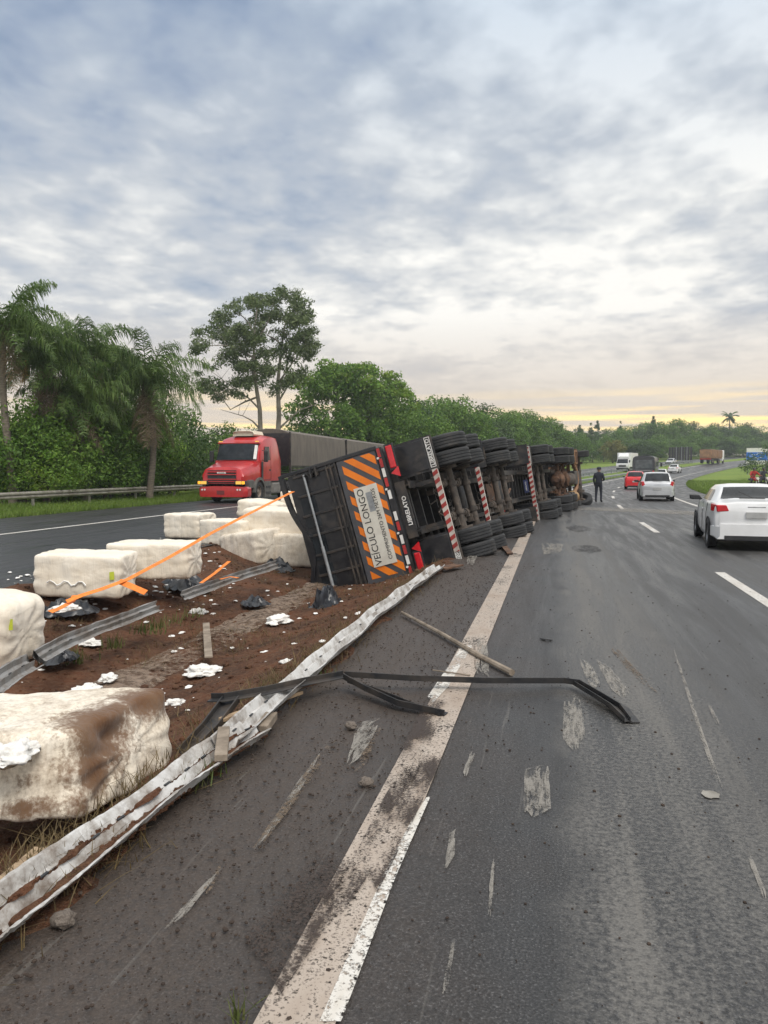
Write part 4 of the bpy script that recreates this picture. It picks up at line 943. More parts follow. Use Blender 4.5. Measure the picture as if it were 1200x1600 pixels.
m = MB(); m.quad((24.13, -1.05, 3.15), (24.13, 1.05, 3.15), (24.46, 1.1, 2.35), (24.46, -1.1, 2.35)); part('windscreen', m, m_glass, T)

# the units of the train twist against each other: the tail is rolled furthest, the tractor lies nearly flat on its side
_late = set(kids(T)); _seen = UN[0]
def twist(objs, droll, x0, bend):
    A = Matrix.Translation((x0, 1.25, DZ)) @ Matrix.Rotation(R(droll), 4, 'X') @ Matrix.Rotation(R(bend), 4, 'Y') @ Matrix.Translation((-x0, -1.25, -DZ))
    for o in objs: o.matrix_basis = A @ o.matrix_basis
twist(UN[1]-UN[0], 3, 5, 0); twist(UN[2]-UN[1], 7, 9.2, 0); twist(_late-UN[2], 11, 16.3, 3.4)
# ------------------------------------------------------------------ the red lorry coming the other way
RT = thing('red_lorry', 'red long bonneted lorry hauling a brown tarpaulin trailer behind the bales', 'lorry', (-16.05, 35.0, 0), R(-90))
def ring(x, pts): return [Vector((x, y, z)) for y, z in pts]
def sym(half): return half+[(-y, z) for y, z in reversed(half)]
def rp(name, mb, mats, parent=RT, **k): return part(name, mb, mats, parent, **k)
m = MB()      # bonnet: narrow top, shoulders, falling to the grille
for_st = [(-.12, .98, 1.02, .70, 1.60), (-.22, 1.06, 1.10, .86, 1.74), (-.7, 1.10, 1.18, .90, 1.86), (-1.3, 1.14, 1.22, .98, 1.98), (-1.95, 1.17, 1.26, 1.06, 2.10)]
rings = []
for x, w0, w1, w2, zt in for_st: rings.append(ring(x, sym([(w0, .95), (w1, 1.30), (w1-.02, zt-.36), (w2+.08, zt-.10), (w2-.12, zt-.01), (w2-.45, zt+.03)])))
m.loft(rings); rp('bonnet', m, m_redpaint, smooth=32)
m = MB(); m.box((-.14, 0, 1.30), (.10, 1.50, .62)); gr = rp('grille', m, m_trim)
for z in (1.06, 1.17, 1.40, 1.53):
    m = MB(); m.box((-.075, 0, z), (.05, 1.52, .05)); part('grille_bar', m, m_redpaint if z < 1.5 else m_carred, gr, bevel=.008)
m = MB(); m.box((-.06, 0, 1.49), (.03, .46, .075)); bd = part('badge', m, m_white, gr)
o = link('lettering', text_mesh('SCANIA', .085, m_ink), bd); o.matrix_local = basis(Vector((-.043, 0, 1.49)), (0, 1, 0), (0, 0, 1), (1, 0, 0))
m = MB(); m.loft([ring(x, sym([(wd-.04, .30), (wd, .42), (wd, .70), (wd-.06, .80), (.5, .83)])) for x, wd in ((-.70, 1.29), (-.25, 1.29), (-.06, 1.16), (.02, .80))]); bp = rp('bumper', m, m_redpaint, smooth=30)
m = MB(); m.box((.025, -.02, .52), (.02, .40, .20)); part('number_plate', m, M('dull_red_plate', (.16, .03, .03)), bp)
for s in (-1, 1):
    m = MB(); m.box((-.10, s*.98, 1.0), (.20, .56, .20)); hh = rp('headlight_housing', m, m_trim, bevel=.03)
    m = MB(); m.box((.005, s*.92, 1.0), (.02, .30, .15)); part('headlight', m, m_yelon, hh, bevel=.02)
    m = MB(); m.box((-.02, s*1.16, 1.0), (.06, .16, .15)); part('indicator', m, glow('lit_amber_lamp', (.95, .38, .03), .7), hh, bevel=.02)
    for y in (.86, 1.0): m = MB(); m.cyl((.0, s*y, .66), (.03, s*y, .66), .045, n=10); part('fog_lamp', m, m_white, bp)
    m = MB(); m.loft([[Vector((-1.9+rad*math.cos(t), s*y, .50+rad*math.sin(t))) for rad, y in ((.62, .85), (.62, 1.30), (.76, 1.30), (.76, .85))] for t in [math.pi*i/14 for i in range(15)]]); rp('mudguard', m, M('grey_plastic', (.12, .115, .105), (.085, .08, .07), 5, .7) if s < 0 else bpy.data.materials['grey_plastic'], smooth=30)
    m = MB(); m.box((-.85, s*1.14, .92), (.65, .22, .42)); rp('corner_panel', m, bpy.data.materials['grey_plastic'], bevel=.03)
    m = MB(); m.box((-3.0, s*1.17, .62), (.9, .24, .85)); sp_ = rp('cab_step', m, bpy.data.materials['grey_plastic'], bevel=.02)
    for z in (.45, .75): m = MB(); m.box((-3.0, s*1.30, z), (.6, .03, .10)); part('tread', m, m_trim, sp_)
cab_st = [(-1.90, 1.16, 2.10, 1.02, 2.14), (-2.00, 1.20, 2.10, 1.10, 2.45), (-2.28, 1.25, 2.1, 1.17, 2.98), (-2.45, 1.27, 2.1, 1.18, 3.12), (-2.9, 1.28, 2.1, 1.18, 3.32), (-3.6, 1.28, 2.1, 1.18, 3.44), (-4.6, 1.28, 2.1, 1.16, 3.42), (-4.95, 1.27, 2.1, 1.10, 3.20), (-5.0, 1.25, 2.1, 1.05, 3.0)]
m = MB(); m.loft([ring(x, sym([(wb-.02, 1.05), (wb, 1.3), (wb, zb), (wt+.02, max(zt-.35, zb+.02)), (wt-.05, zt-.10), (wt-.30, zt-.01), (.4, zt+.02)])) for x, wb, zb, wt, zt in cab_st]); rp('cab', m, m_redpaint, smooth=30)
m = MB(); m.loft([[Vector((-1.93, y, 2.12)), Vector((-1.965, y, 2.12)), Vector((-2.34, y*.97, 2.96)), Vector((-2.30, y*.97, 2.96))] for y in (-1.10, -.6, 0, .6, 1.10)]); ws = rp('windscreen', m, m_glass, smooth=30)
for v in ws.data.vertices: v.co.x += .10*(1-(v.co.y/1.1)**2)+.05; v.co.z += .02
m = MB(); m.hexa([(-1.9, .93, 2.16), (-1.905, 1.10, 2.16), (-1.92, 1.10, 2.16), (-1.92, .93, 2.16), (-2.24, .90, 2.88), (-2.24, 1.06, 2.88), (-2.26, 1.06, 2.88), (-2.26, .90, 2.88)]); part('curtain', m, m_white, ws, loc=(.055, 0, .02))
m = MB(); m.box((-2.28, 0, 3.03), (.22, 2.3, .07), Matrix.Rotation(R(20), 3, 'Y')); rp('sun_visor', m, m_redpaint, bevel=.02)
for y in (-1.0, 1.0): m = MB(); m.box((-2.2, y, 3.09), (.08, .18, .05)); rp('roof_marker', m, m_yelon)
m = MB(); m.loft([ring(x, sym([(.55, 3.40), (.60, 3.48), (.52, 3.62), (.3, 3.65)])) for x in (-2.9, -2.8)]+[ring(x, sym([(.6, 3.40), (.66, 3.48), (.58, 3.66), (.3, 3.70)])) for x in (-3.1, -4.0)]); rp('roof_air_unit', m, M('cream_plastic', (.72, .64, .50), (.62, .54, .42), 4, .5), smooth=30)
for s in (-1, 1):
    m = MB(); m.hexa([(-3.30, s*1.283, 2.14), (-2.52, s*1.283, 2.14), (-2.52, s*1.293, 2.14), (-3.30, s*1.293, 2.14), (-3.30, s*1.235, 2.84), (-2.66, s*1.235, 2.84), (-2.66, s*1.245, 2.84), (-3.30, s*1.245, 2.84)]); rp('side_window', m, m_glass)
    m = MB(); m.box((-2.24, s*1.275, 1.55), (.22, .02, 1.0)); rp('door_shut_line', m, m_trim)
    m = MB()
    for pth in ([(-3.42, 1.12), (-3.42, 2.9)], [(-2.35, 1.12), (-3.42, 1.12)]): m.tube([(x, s*1.283, z) for x, z in pth], .009, 5)
    rp('door_gap', m, m_trim)
    m = MB(); m.box((-3.28, s*1.295, 1.62), (.16, .03, .09)); rp('door_handle', m, m_trim, bevel=.01)
    m = MB(); m.box((-2.18, s*1.50, 2.32), (.14, .22, .58)); mr = rp('mirror', m, m_trim, bevel=.04)
    m = MB(); m.tube([(-2.3, s*1.24, 2.62), (-2.2, s*1.48, 2.60)], .018, 6); m.tube([(-2.3, s*1.24, 2.14), (-2.2, s*1.48, 2.10)], .018, 6); part('mirror_arm', m, m_trim, mr)
    for x, y in ((-1.9, 1.10),): o = rp('wheel', tyre_me, None, loc=(x, s*y, .52)); part('rim', rim_l if s > 0 else rim_r, None, o)
    for x in (-5.6, -6.9):
        o = rp('wheel', tyre_me, None, loc=(x, s*1.1, .52)); part('rim', rim_l if s > 0 else rim_r, None, o)
    for x in (-13.5, -14.8, -16.1, -24.5, -25.8, -27.1): o = rp('wheel', tyre_me, None, loc=(x, s*1.1, .52)); part('rim', rim_l if s > 0 else rim_r, None, o)
    m = MB(); m.box((-4.35, s*1.0, .65), (1.2, .55, .62)); rp('fuel_tank', m, M('tank_grey', (.20, .19, .17), (.13, .12, .11), 4, .6) if s < 0 else bpy.data.materials['tank_grey'], bevel=.1)
m = MB()
for s in (-1, 1): m.box((-4.3, s*.4, .90), (6.2, .10, .26))
rp('chassis', m, m_black2)
def tarp_trailer(x0, x1):
    m = MB(); m.box(((x0+x1)/2, 0, 1.30), (x1-x0, 2.5, .26)); rp('trailer_bed', m, m_black2)
    xs = arange(x1, x0, .55); rings = []
    for k, x in enumerate(xs):
        j = .02*noise.noise(Vector((x*2, 0, 0))); b = -.02 if k % 2 else .012
        rings.append(ring(x, sym([(1.27, 1.86), (1.27+b, 2.5), (1.26+b+j, 3.2), (1.20, 3.72+j), (.7, 3.90+j), (.2, 3.97+j)])))
    m = MB(); m.loft(rings); rp('tarpaulin', m, m_tarp, smooth=50)
    for s in (-1, 1):
        for z in (1.52, 1.66, 1.79):
            m = MB(); m.box(((x0+x1)/2, s*1.26, z), (x1-x0, .03, .07)); rp('side_board', m, m_black2 if z != 1.66 else m_dusty)
    m = MB(); m.box((x1+.01, 0, 2.78), (.05, 2.5, 1.86)); rp('front_wall', m, m_black)
    m = MB()
    for s in (-1, 1): m.box((x1+.02, s*1.24, 2.62), (.10, .10, 2.3)); m.box(((x0+x1)/2, s*1.0, .75), (2.5, .06, .5))
    rp('frame_post', m, m_black2)
tarp_trailer(-18.3, -6.6); tarp_trailer(-33.3, -18.6)

# ------------------------------------------------------------------ cars
def car_wheel_meshes(r=.31):
    m = MB(); h = .10
    m.lathe([(r*.64, -h*.8), (r*.70, -h), (r*.94, -h), (r, -h*.7), (r, h*.7), (r*.94, h), (r*.70, h), (r*.64, h*.8), (r*.64, -h*.8)], 'y', 28); ty = m.mesh('wheel', m_rubber, 30)
    m = MB(); m.lathe([(r*.64, h*.8), (r*.58, h*.5), (r*.2, h*.25), (0, h*.25)], 'y', 20)
    for k in range(5):
        t = k*2*math.pi/5; m.box((r*.36*math.cos(t), h*.55, r*.36*math.sin(t)), (r*.5, h*.35, r*.12), Matrix.Rotation(-t, 3, 'Y'))
    return ty, m.mesh('rim', m_rim, 30)
ctyre, crim = car_wheel_meshes()
def car(name, label, loc, rz, paint, kind='hatch', L_=3.95, W_=1.70, H_=1.48, group=None, cat='car', plate=True, lit=False, glass=None):
    """x forward, origin at the ground under the middle"""
    c = thing(name, label, cat, loc, rz, group); gl = glass or m_glass
    h = L_/2; hw = W_/2
    if kind == 'hatch':      # x, floor, belt, roof, belt half width, roof half width
        stt = [(-h, .42, .78, .80, .80, .70), (-h+.05, .26, .90, .93, .90, .80), (-h+.16, .24, .97, 1.02, .95, .80), (-h+.34, .22, .98, 1.30, .98, .74), (-h+.52, .20, .98, H_-.05, .99, .69),
               (-h+.95, .20, .97, H_, 1.0, .70), (-.15, .19, .95, H_-.01, 1.0, .70), (.28, .19, .94, H_-.07, 1.0, .69), (h-1.28, .19, .93, 1.04, .99, .80), (h-1.12, .2, .92, .97, .98, .82), (h-.45, .22, .82, .87, .93, .74), (h-.12, .26, .68, .72, .82, .60), (h, .40, .58, .60, .70, .5)]
        rg = ((-h+.17, 1.04, .745), (-h+.475, H_-.12, .65)); sw = ((-h+.62, h-1.45), (-h+.80, .20))
    else:                    # saloon
        stt = [(-h, .42, .84, .86, .82, .72), (-h+.05, .28, .96, .99, .92, .80), (-h+.55, .24, .98, 1.03, .97, .80), (-h+.68, .22, .97, 1.06, .98, .78), (-h+1.12, .2, .96, H_-.05, .99, .67),
               (-h+1.5, .2, .95, H_, 1.0, .69), (-.05, .19, .94, H_-.01, 1.0, .69), (.45, .19, .93, H_-.08, 1.0, .68), (h-1.25, .19, .92, 1.0, .99, .80), (h-1.1, .2, .90, .95, .98, .82), (h-.45, .22, .80, .85, .93, .74), (h-.12, .26, .68, .72, .82, .60), (h, .40, .58, .60, .70, .5)]
        rg = ((-h+.66, 1.05, .74), (-h+1.08, H_-.10, .63)); sw = ((-h+1.0, h-1.42), (-h+1.32, .36))
    def pchip(k, x):
        xs = [q[0] for q in stt]; ys = [q[k] for q in stt]; i = max(j for j in range(len(xs)-1) if xs[j] <= x+1e-9); hh = [xs[j+1]-xs[j] for j in range(len(xs)-1)]; dl = [(ys[j+1]-ys[j])/hh[j] for j in range(len(hh))]
        def m_(j):
            if j == 0: return dl[0]
            if j == len(dl): return dl[-1]
            return 0 if dl[j-1]*dl[j] <= 0 else 2*dl[j-1]*dl[j]/(dl[j-1]+dl[j])
        t = (x-xs[i])/hh[i]; return ys[i]*(1+2*t)*(1-t)**2+hh[i]*m_(i)*t*(1-t)**2+ys[i+1]*t*t*(3-2*t)+hh[i]*m_(i+1)*t*t*(t-1)
    def S(x): return (x,)+tuple(pchip(k, x) for k in range(1, 6))
    rings = []; dense = sorted(set([q[0] for q in stt]+[a[0]+(b[0]-a[0])*f for a, b in zip(stt, stt[1:]) for f in (.2, .4, .6, .8)]))
    stt = [S(x) for x in dense] if True else stt
    for x, z0, zb, zt, fb, ft in stt:
        wb = hw*fb; wt = hw*ft; m_ = z0+.16
        rings.append(ring(x, sym([(wb*.90, z0), (wb*.985, m_), (wb, zb-.28), (wb*.975, zb-.04), (wb*.95, zb), (wt+.035, max(zt-.07, zb+.005)), (wt-.03, zt-.015), (wt*.5, zt+.015)])))
    m = MB(); m.loft(rings); part('body', m, paint, c, smooth=38)
    (xb, zb_, wb_), (xt, zt_, wt_) = rg
    def topz(x, f):
        for a, b in zip(stt, stt[1:]):
            if a[0] <= x <= b[0]:
                g_ = (x-a[0])/(b[0]-a[0]); zt = a[3]+(b[3]-a[3])*g_; wt = hw*(a[5]+(b[5]-a[5])*g_); return Vector((x, (wt-.06)*f, zt+.015*(1-f*f)-.004))
    def glass(name, x0, x1, d):
        V = [topz(x0+(x1-x0)*i/8, -1+2*j/8)+d for i in range(9) for j in range(9)]; m = MB(); q = [(i*9+j, i*9+j+1, (i+1)*9+j+1, (i+1)*9+j) for i in range(8) for j in range(8)]; m.add(V, q if x1 > x0 else q)
        return part(name, m, gl, c, smooth=60)
    rw = glass('rear_window', xb, xt, Vector((-.010, 0, .008)))
    m = MB(); m.box((xb-.035, 0, zb_+.02), (.02, .5, .02)); m.tube([(xb-.03, -.02, zb_+.02), (xb+.05, .26, zb_+.16)], .008, 5); part('wiper', m, m_trim, rw)
    glass('windscreen', h-1.27, .36 if kind == 'hatch' else .52, Vector((.008, 0, .010)))
    def side(x, z, s):           # point on the glasshouse side
        for a, b in zip(stt, stt[1:]):
            if a[0] <= x <= b[0]:
                f = (x-a[0])/(b[0]-a[0]); q = [a[i]+(b[i]-a[i])*f for i in range(6)]; wbb = hw*q[4]*.95; wtt = hw*q[5]+.035; zt = q[3]-.07; zb0 = q[2]
                g = 0 if zt <= zb0 else min(1, max(0, (z-zb0)/(zt-zb0))); return Vector((x, s*(wbb+(wtt-wbb)*g+.006), z))
    for s in (-1, 1):
        (a0, a1), (t0, t1) = sw; zl, zh = 1.0, H_-.12; ml = (a0+a1)/2-.10; mt = (t0+t1)/2-.05
        for A, B, TA, TB in ((a0, ml-.03, t0, mt-.03), (ml+.03, a1, mt+.03, t1)):
            Pq = [side(A, zl, s), side(B, zl, s), side(TB, zh, s), side(TA, zh, s)]; m = MB()
            V = []
            for i in range(7):
                for j in range(5): g0, g1 = i/6, j/4; V.append(side((A+(B-A)*g0)*(1-g1)+(TA+(TB-TA)*g0)*g1, zl+(zh-zl)*g1, s)+Vector((0, s*.004, 0)))
            m.add(V, [(i*5+j, (i+1)*5+j, (i+1)*5+j+1, i*5+j+1) for i in range(6) for j in range(4)]); part('side_window', m, gl, c, smooth=60)
        for x in (ml, ml+1.02, a0+.05): m = MB(); m.tube([(x, s*(hw*1.0+.001), .34), (x, s*(hw+.003), .72), (x-.02, s*(hw*.965), .95)], .006, 4); part('door_gap', m, m_trim, c)
        m = MB(); m.box((ml-.14, s*(hw+.012), .80), (.17, .025, .035)); part('door_handle', m, paint, c, bevel=.008)
        m = MB(); m.loft([ring(x, [(s*(hw-.10), .95), (s*(hw+.19), .96), (s*(hw+.20), 1.07), (s*(hw-.02), 1.06)]) for x in (a1-.10, a1+.04)]); part('mirror', m, m_trim, c, bevel=.02)
        for x in (-h+.72, h-.78):
            o = part('wheel', ctyre, None, c, loc=(x, s*(hw-.09), .31), rot=(0, x, 0)); rr = part('rim', crim, None, o)
            if s < 0: rr.scale = (1, -1, 1)
            m = MB(); m.lathe([(0, hw*.97*s), (.355, hw*.97*s), (.365, (hw+.004)*s), (.335, (hw+.004)*s), (.32, hw*.93*s)], 'y', 24, (x, 0, .31)); part('wheel_arch', m, m_trim, c)
    tl = m_redon if lit else m_redlamp
    for s in (-1, 1):
        if kind == 'hatch': m = MB(); m.loft([ring(x, [(s*a, b) for a, b in pts]) for x, pts in ((-h+.015, ((hw*.70, .80), (hw*.88, .78), (hw*.90, 1.0), (hw*.78, 1.03))), (-h+.28, ((hw*.90, .84), (hw*.985, .83), (hw*.97, 1.02), (hw*.90, 1.04))))])
        else: m = MB(); m.loft([ring(x, [(s*a, b) for a, b in pts]) for x, pts in ((-h-.01, ((hw*.60, .82), (hw*.86, .80), (hw*.88, .94), (hw*.66, .94))), (-h+.30, ((hw*.90, .82), (hw*.985, .81), (hw*.98, .96), (hw*.90, .97))))])
        part('tail_lamp', m, tl, c, bevel=.012)
        m = MB(); m.box((h-.22, s*hw*.66, .68), (.30, .30, .13), Matrix.Rotation(-s*R(28), 3, 'Z')); part('headlight', m, m_white if not lit else m_white, c, bevel=.03)
    m = MB(); m.loft([ring(x, sym([(hw*.86, .24), (hw*a, .30), (hw*a, .50), (hw*.80, .55)])) for x, a in ((-h-.04, .80), (-h+.06, .93), (-h+.24, .985))]); bq = part('bumper', m, paint, c, smooth=35)
    m = MB(); m.box((-h-.0, 0, .27), (.10, W_*.70, .09)); part('bumper_insert', m, m_trim, bq)
    m = MB(); m.box((h-.02, 0, .48), (.06, W_*.55, .12)); part('front_grille', m, m_trim, c)
    if plate:
        m = MB(); m.box((-h-.02, 0, .74 if kind != 'hatch' else .64), (.03, .40, .12)); part('number_plate', m, M('plate_grey', (.42, .42, .41), (.36, .36, .35), 5) if 'plate_grey' not in bpy.data.materials else bpy.data.materials['plate_grey'], c)
    m = MB(); m.box((-h+.03, 0, .84 if kind == 'hatch' else .90), (.05, .34, .03)); part('boot_trim', m, m_rim, c, bevel=.006)
    m = MB(); m.box((0, 0, .24), (L_-.5, W_-.25, .12)); part('underbody', m, m_trim, c)
    return c
def heading(y): return math.atan2(1, slope(y))
def on_road(s, y): return road(s, y, .004)
silver = car('silver_hatchback', 'silver hatchback seen from behind in the right lane', on_road(4.75, 44), heading(46), m_silver, 'hatch', 3.97, 1.72, 1.50)
car('red_hatchback', 'bright red hatchback just ahead of the silver car and behind the bus', on_road(4.1, 67), heading(67), m_carred, 'hatch', 3.8, 1.66, 1.46, lit=False)
car('pale_hatchback', 'pale hatchback mostly hidden between the dark bus and the silver car', on_road(5.4, 98), heading(98), m_whitecar, 'hatch', 3.8, 1.66, 1.48)
car('white_saloon', 'white car alone far ahead on the bend to the right of the bus', on_road(1.0+1.6, 140), heading(140), m_whitecar, 'sedan', 4.2, 1.74, 1.46)
car('white_saloon', 'distant pale car coming towards the camera beyond the white box lorry', on_road(-8.2, 186), heading(186)+math.pi, m_silver, 'sedan', 4.2, 1.74, 1.46)
near = car('white_saloon', 'near white saloon cut off by the right frame edge', (4.16, 19.07, .004), R(85.5), m_whitecar, 'sedan', 4.3, 1.72, 1.35)
# bus
def bus(label, loc, rz):
    b = thing('bus', label, 'bus', loc, rz); Lb, hw, H_ = 8.0, 1.16, 2.95
    m = MB(); m.loft([ring(x, sym([(hw*.93, .40), (hw*w_, .60), (hw*w_, H_-.6), (hw*w_*.94, H_-.18), (hw*.75, H_-.02*k), (.3, H_+.03)])) for x, w_, k in ((-Lb/2, .96, 3), (-Lb/2+.12, 1.0, 1), (Lb/2-.3, 1, 1), (Lb/2, .93, 4))]); part('body', m, M('graphite_paint', (.035, .038, .045), (.05, .05, .055), 3, .35, coat=.4), b, smooth=35)
    m = MB(); m.box((-Lb/2-.015, 0, 2.05), (.03, 1.72, .92)); part('rear_window', m, m_glass2, b, bevel=.03)
    m = MB(); m.loft([ring(x, sym([(.95, 1.42), (.5, 1.36), (.2, 1.34)])[::1]+sym([(.2, 1.39), (.5, 1.41), (.95, 1.47)])[::1]) for x in (-Lb/2-.03, -Lb/2)]); part('chrome_trim', m, m_rim, b)
    for s in (-1, 1):
        m = MB(); m.box((-Lb/2-.02, s*.98, 1.05), (.05, .15, .70)); part('tail_lamp', m, m_redlamp, b, bevel=.02)
        m = MB(); m.box((0, s*(hw+.005), 2.0), (Lb-1.4, .02, .80)); part('side_window', m, m_glass, b)
        m = MB(); m.tube([(Lb/2-.1, s*1.1, 2.4), (Lb/2+.2, s*1.35, 2.3)], .03, 6); m.box((Lb/2+.1, s*1.42, 2.05), (.12, .22, .45)); part('mirror', m, m_trim, b)
        for x in (-2.3, 2.5): o = part('wheel', tyre_me, None, b, loc=(x, s*.98, .5)); o.scale = (.9, .9, .9); part('rim', rim_l if s > 0 else rim_r, None, o)
    m = MB(); m.box((-Lb/2-.03, 0, .50), (.10, 2.0, .24)); part('bumper', m, m_trim, b, bevel=.04)
    m = MB(); m.box((-Lb/2-.02, 0, .95), (.02, .5, .16)); part('number_plate', m, bpy.data.materials['plate_grey'], b)
bus('dark grey bus seen from behind with red side lamps, in front of the red car', on_road(4.2, 90), heading(90))
def box_lorry(label, loc, rz):
    b = thing('box_lorry', label, 'lorry', loc, rz); pw_ = m_whitecar
    m = MB(); m.box((-4.3, 0, 2.15), (6.2, 2.45, 2.6)); part('cargo_box', m, pw_, b, bevel=.04)
    m = MB(); m.loft([ring(x, sym([(1.08, .55), (1.12, .8), (1.12, 1.5), (1.0, zt-.05), (.7, zt)])) for x, zt in ((0, 1.35), (-.12, 1.5), (-.45, 2.35), (-1.1, 2.5), (-1.3, 2.45))]); cb = part('cab', m, pw_, b, smooth=35)
    m = MB(); m.hexa([(-.11, -.98, 1.5), (-.11, .98, 1.5), (-.13, .98, 1.5), (-.13, -.98, 1.5), (-.44, -.92, 2.28), (-.44, .92, 2.28), (-.46, .92, 2.28), (-.46, -.92, 2.28)]); w_ = part('windscreen', m, m_glass, b)
    w_.location.x = .03
    m = MB(); m.loft([ring(x, sym([(1.0, 2.45), (1.0, 2.6), (.9, zt), (.5, zt+.05)])) for x, zt in ((-.55, 2.7), (-1.15, 3.3), (-1.25, 3.35))]); part('wind_deflector', m, pw_, b, smooth=35)
    m = MB(); m.box((.02, 0, 1.0), (.05, 1.3, .30)); part('grille', m, m_trim, b)
    m = MB(); m.box((.03, 0, .55), (.12, 2.15, .28)); part('bumper', m, m_trim, b, bevel=.03)
    for s in (-1, 1):
        m = MB(); m.box((.02, s*.85, .98), (.06, .32, .18)); part('headlight', m, m_white, b, bevel=.02)
        m = MB(); m.box((-.2, s*1.28, 1.9), (.1, .18, .4)); part('mirror', m, m_trim, b)
        m = MB(); m.box((-.75, s*1.11, 1.85), (.5, .03, .5)); part('side_window', m, m_glass, b)
        for x in (-1.0, -5.6): o = part('wheel', tyre_me, None, b, loc=(x, s*.98, .47)); o.scale = (.9,)*3; part('rim', rim_l if s > 0 else rim_r, None, o)
    m = MB(); m.box((-4.2, 0, .72), (6.0, .9, .22)); part('chassis', m, m_black2, b)
box_lorry('white box lorry coming the other way left of the bus', on_road(-7.9, 148), heading(148)+math.pi)
def ore_lorry(label, loc, rz):
    b = thing('ochre_lorry', label, 'lorry', loc, rz)
    for x0, x1 in ((-12, -6.2), (-5.8, 0)):
        m = MB(); m.loft([ring(x, sym([(1.15, 1.2), (1.28, 1.6), (1.28, 3.05), (1.2, 3.1)])) for x in (x0, x1)]); t_ = part('container', m, m_ochre, b)
        rm_ = MB(); rm_.box((0, 0, 0), (.10, .05, 1.5)); rme = rm_.mesh('rib', m_rust)
        for k in range(6):
            for s in (-1, 1): part('rib', rme, None, t_, loc=(x0+.5+k*.95, s*1.295, 2.3))
        m = MB(); m.box(((x0+x1)/2, 0, 3.14), (x1-x0-.1, 2.3, .10)); part('tarpaulin', m, m_tarp, b)
    m = MB(); m.box((-12.03, 0, 2.2), (.06, 2.3, 1.7)); part('tailgate', m, m_ochre, b)
    m = MB(); m.box((-12.05, 0, 1.0), (.08, 2.4, .22)); tb_ = part('tail_beam', m, m_redfilm, b)
    for s in (-1, 1): m = MB(); m.box((-12.1, s*.9, 1.0), (.04, .4, .14)); part('tail_lamp', m, m_redlamp, tb_)
    m = MB(); m.box((-6, 0, .95), (12, 1.0, .3)); part('chassis', m, m_black2, b)
    m = MB(); m.box((1.4, 0, 1.9), (2.0, 2.4, 2.6)); cb = part('cab', m, m_whitecar, b, bevel=.12)
    m = MB(); m.box((2.41, 0, 2.3), (.02, 2.0, .8)); part('windscreen', m, m_glass, cb)
    for x in (-11, -9.8, -4.5, -3.2, 1.6):
        for s in (-1, 1): o = part('wheel', tyre_me, None, b, loc=(x, s*1.1, .52)); part('rim', rim_l if s > 0 else rim_r, None, o)
ore_lorry('ochre bulk lorry climbing away in the distance near the blue sign', on_road(-.6, 196), heading(200))

# ------------------------------------------------------------------ road sign, dark panel beyond the road
sx, sy = None, 128.0
def ray_at(px, py, y):
    d = up_(px, py, 1)-cam.location; return cam.location+d*(y/d.y)
p = ray_at(1182, 732, sy); sgn = thing('road_sign', 'white and blue direction sign on posts beside the bush at the right edge', 'road sign', (p.x, sy, gz(p.x, sy)), R(-8))
H0 = ray_at(1182, 700, sy).z-gz(p.x, sy)
wS, hS = 2.9, 2.5; zc = H0-hS/2+.0
m = MB(); m.box((0, 0, zc), (wS, .05, hS)); pn = part('panel', m, m_white, sgn)
m = MB(); m.box((0, -.03, zc-.02), (wS, .02, hS*.50)); bl = part('blue_field', m, m_blue, pn)
m = MB()
for r_, (x0, ln) in enumerate(((.35, .7), (-.35, .9), (-.7, .6), (.2, 1.0), (-.1, .7))): m.box((x0, -.045, zc+.45-.22*r_), (ln, .008, .07))
part('legend', m, m_white, bl)
for s in (-1, 1): m = MB(); m.cyl((s*1.2, .06, -.2), (s*1.2, .06, zc+hS/2), .06, n=8); part('post', m, m_galv, sgn)
p0 = ray_at(1063, 715, 212.0); gnt = thing('dark_panel_screen', 'dark slatted panel screen on posts beyond the road between the far trees', 'screen', (p0.x, 212, gz(p0.x, 212)), R(-15))
zt = ray_at(1063, 695, 212).z-p0.z
pm = MB(); pm.box((0, 0, 2.2), (.55, .06, 3.4)); pme = pm.mesh('panel', m_black2)
for k in range(9): part('panel', pme, None, gnt, loc=(-2.6+k*.65, 0, 0))
m = MB(); m.box((0, 0, .1), (.12, .12, 8)); pst = m.mesh('post', m_galv)
for x in (-1.0, .3, 1.6): part('post', pst, None, gnt, loc=(x, -.12, 0))

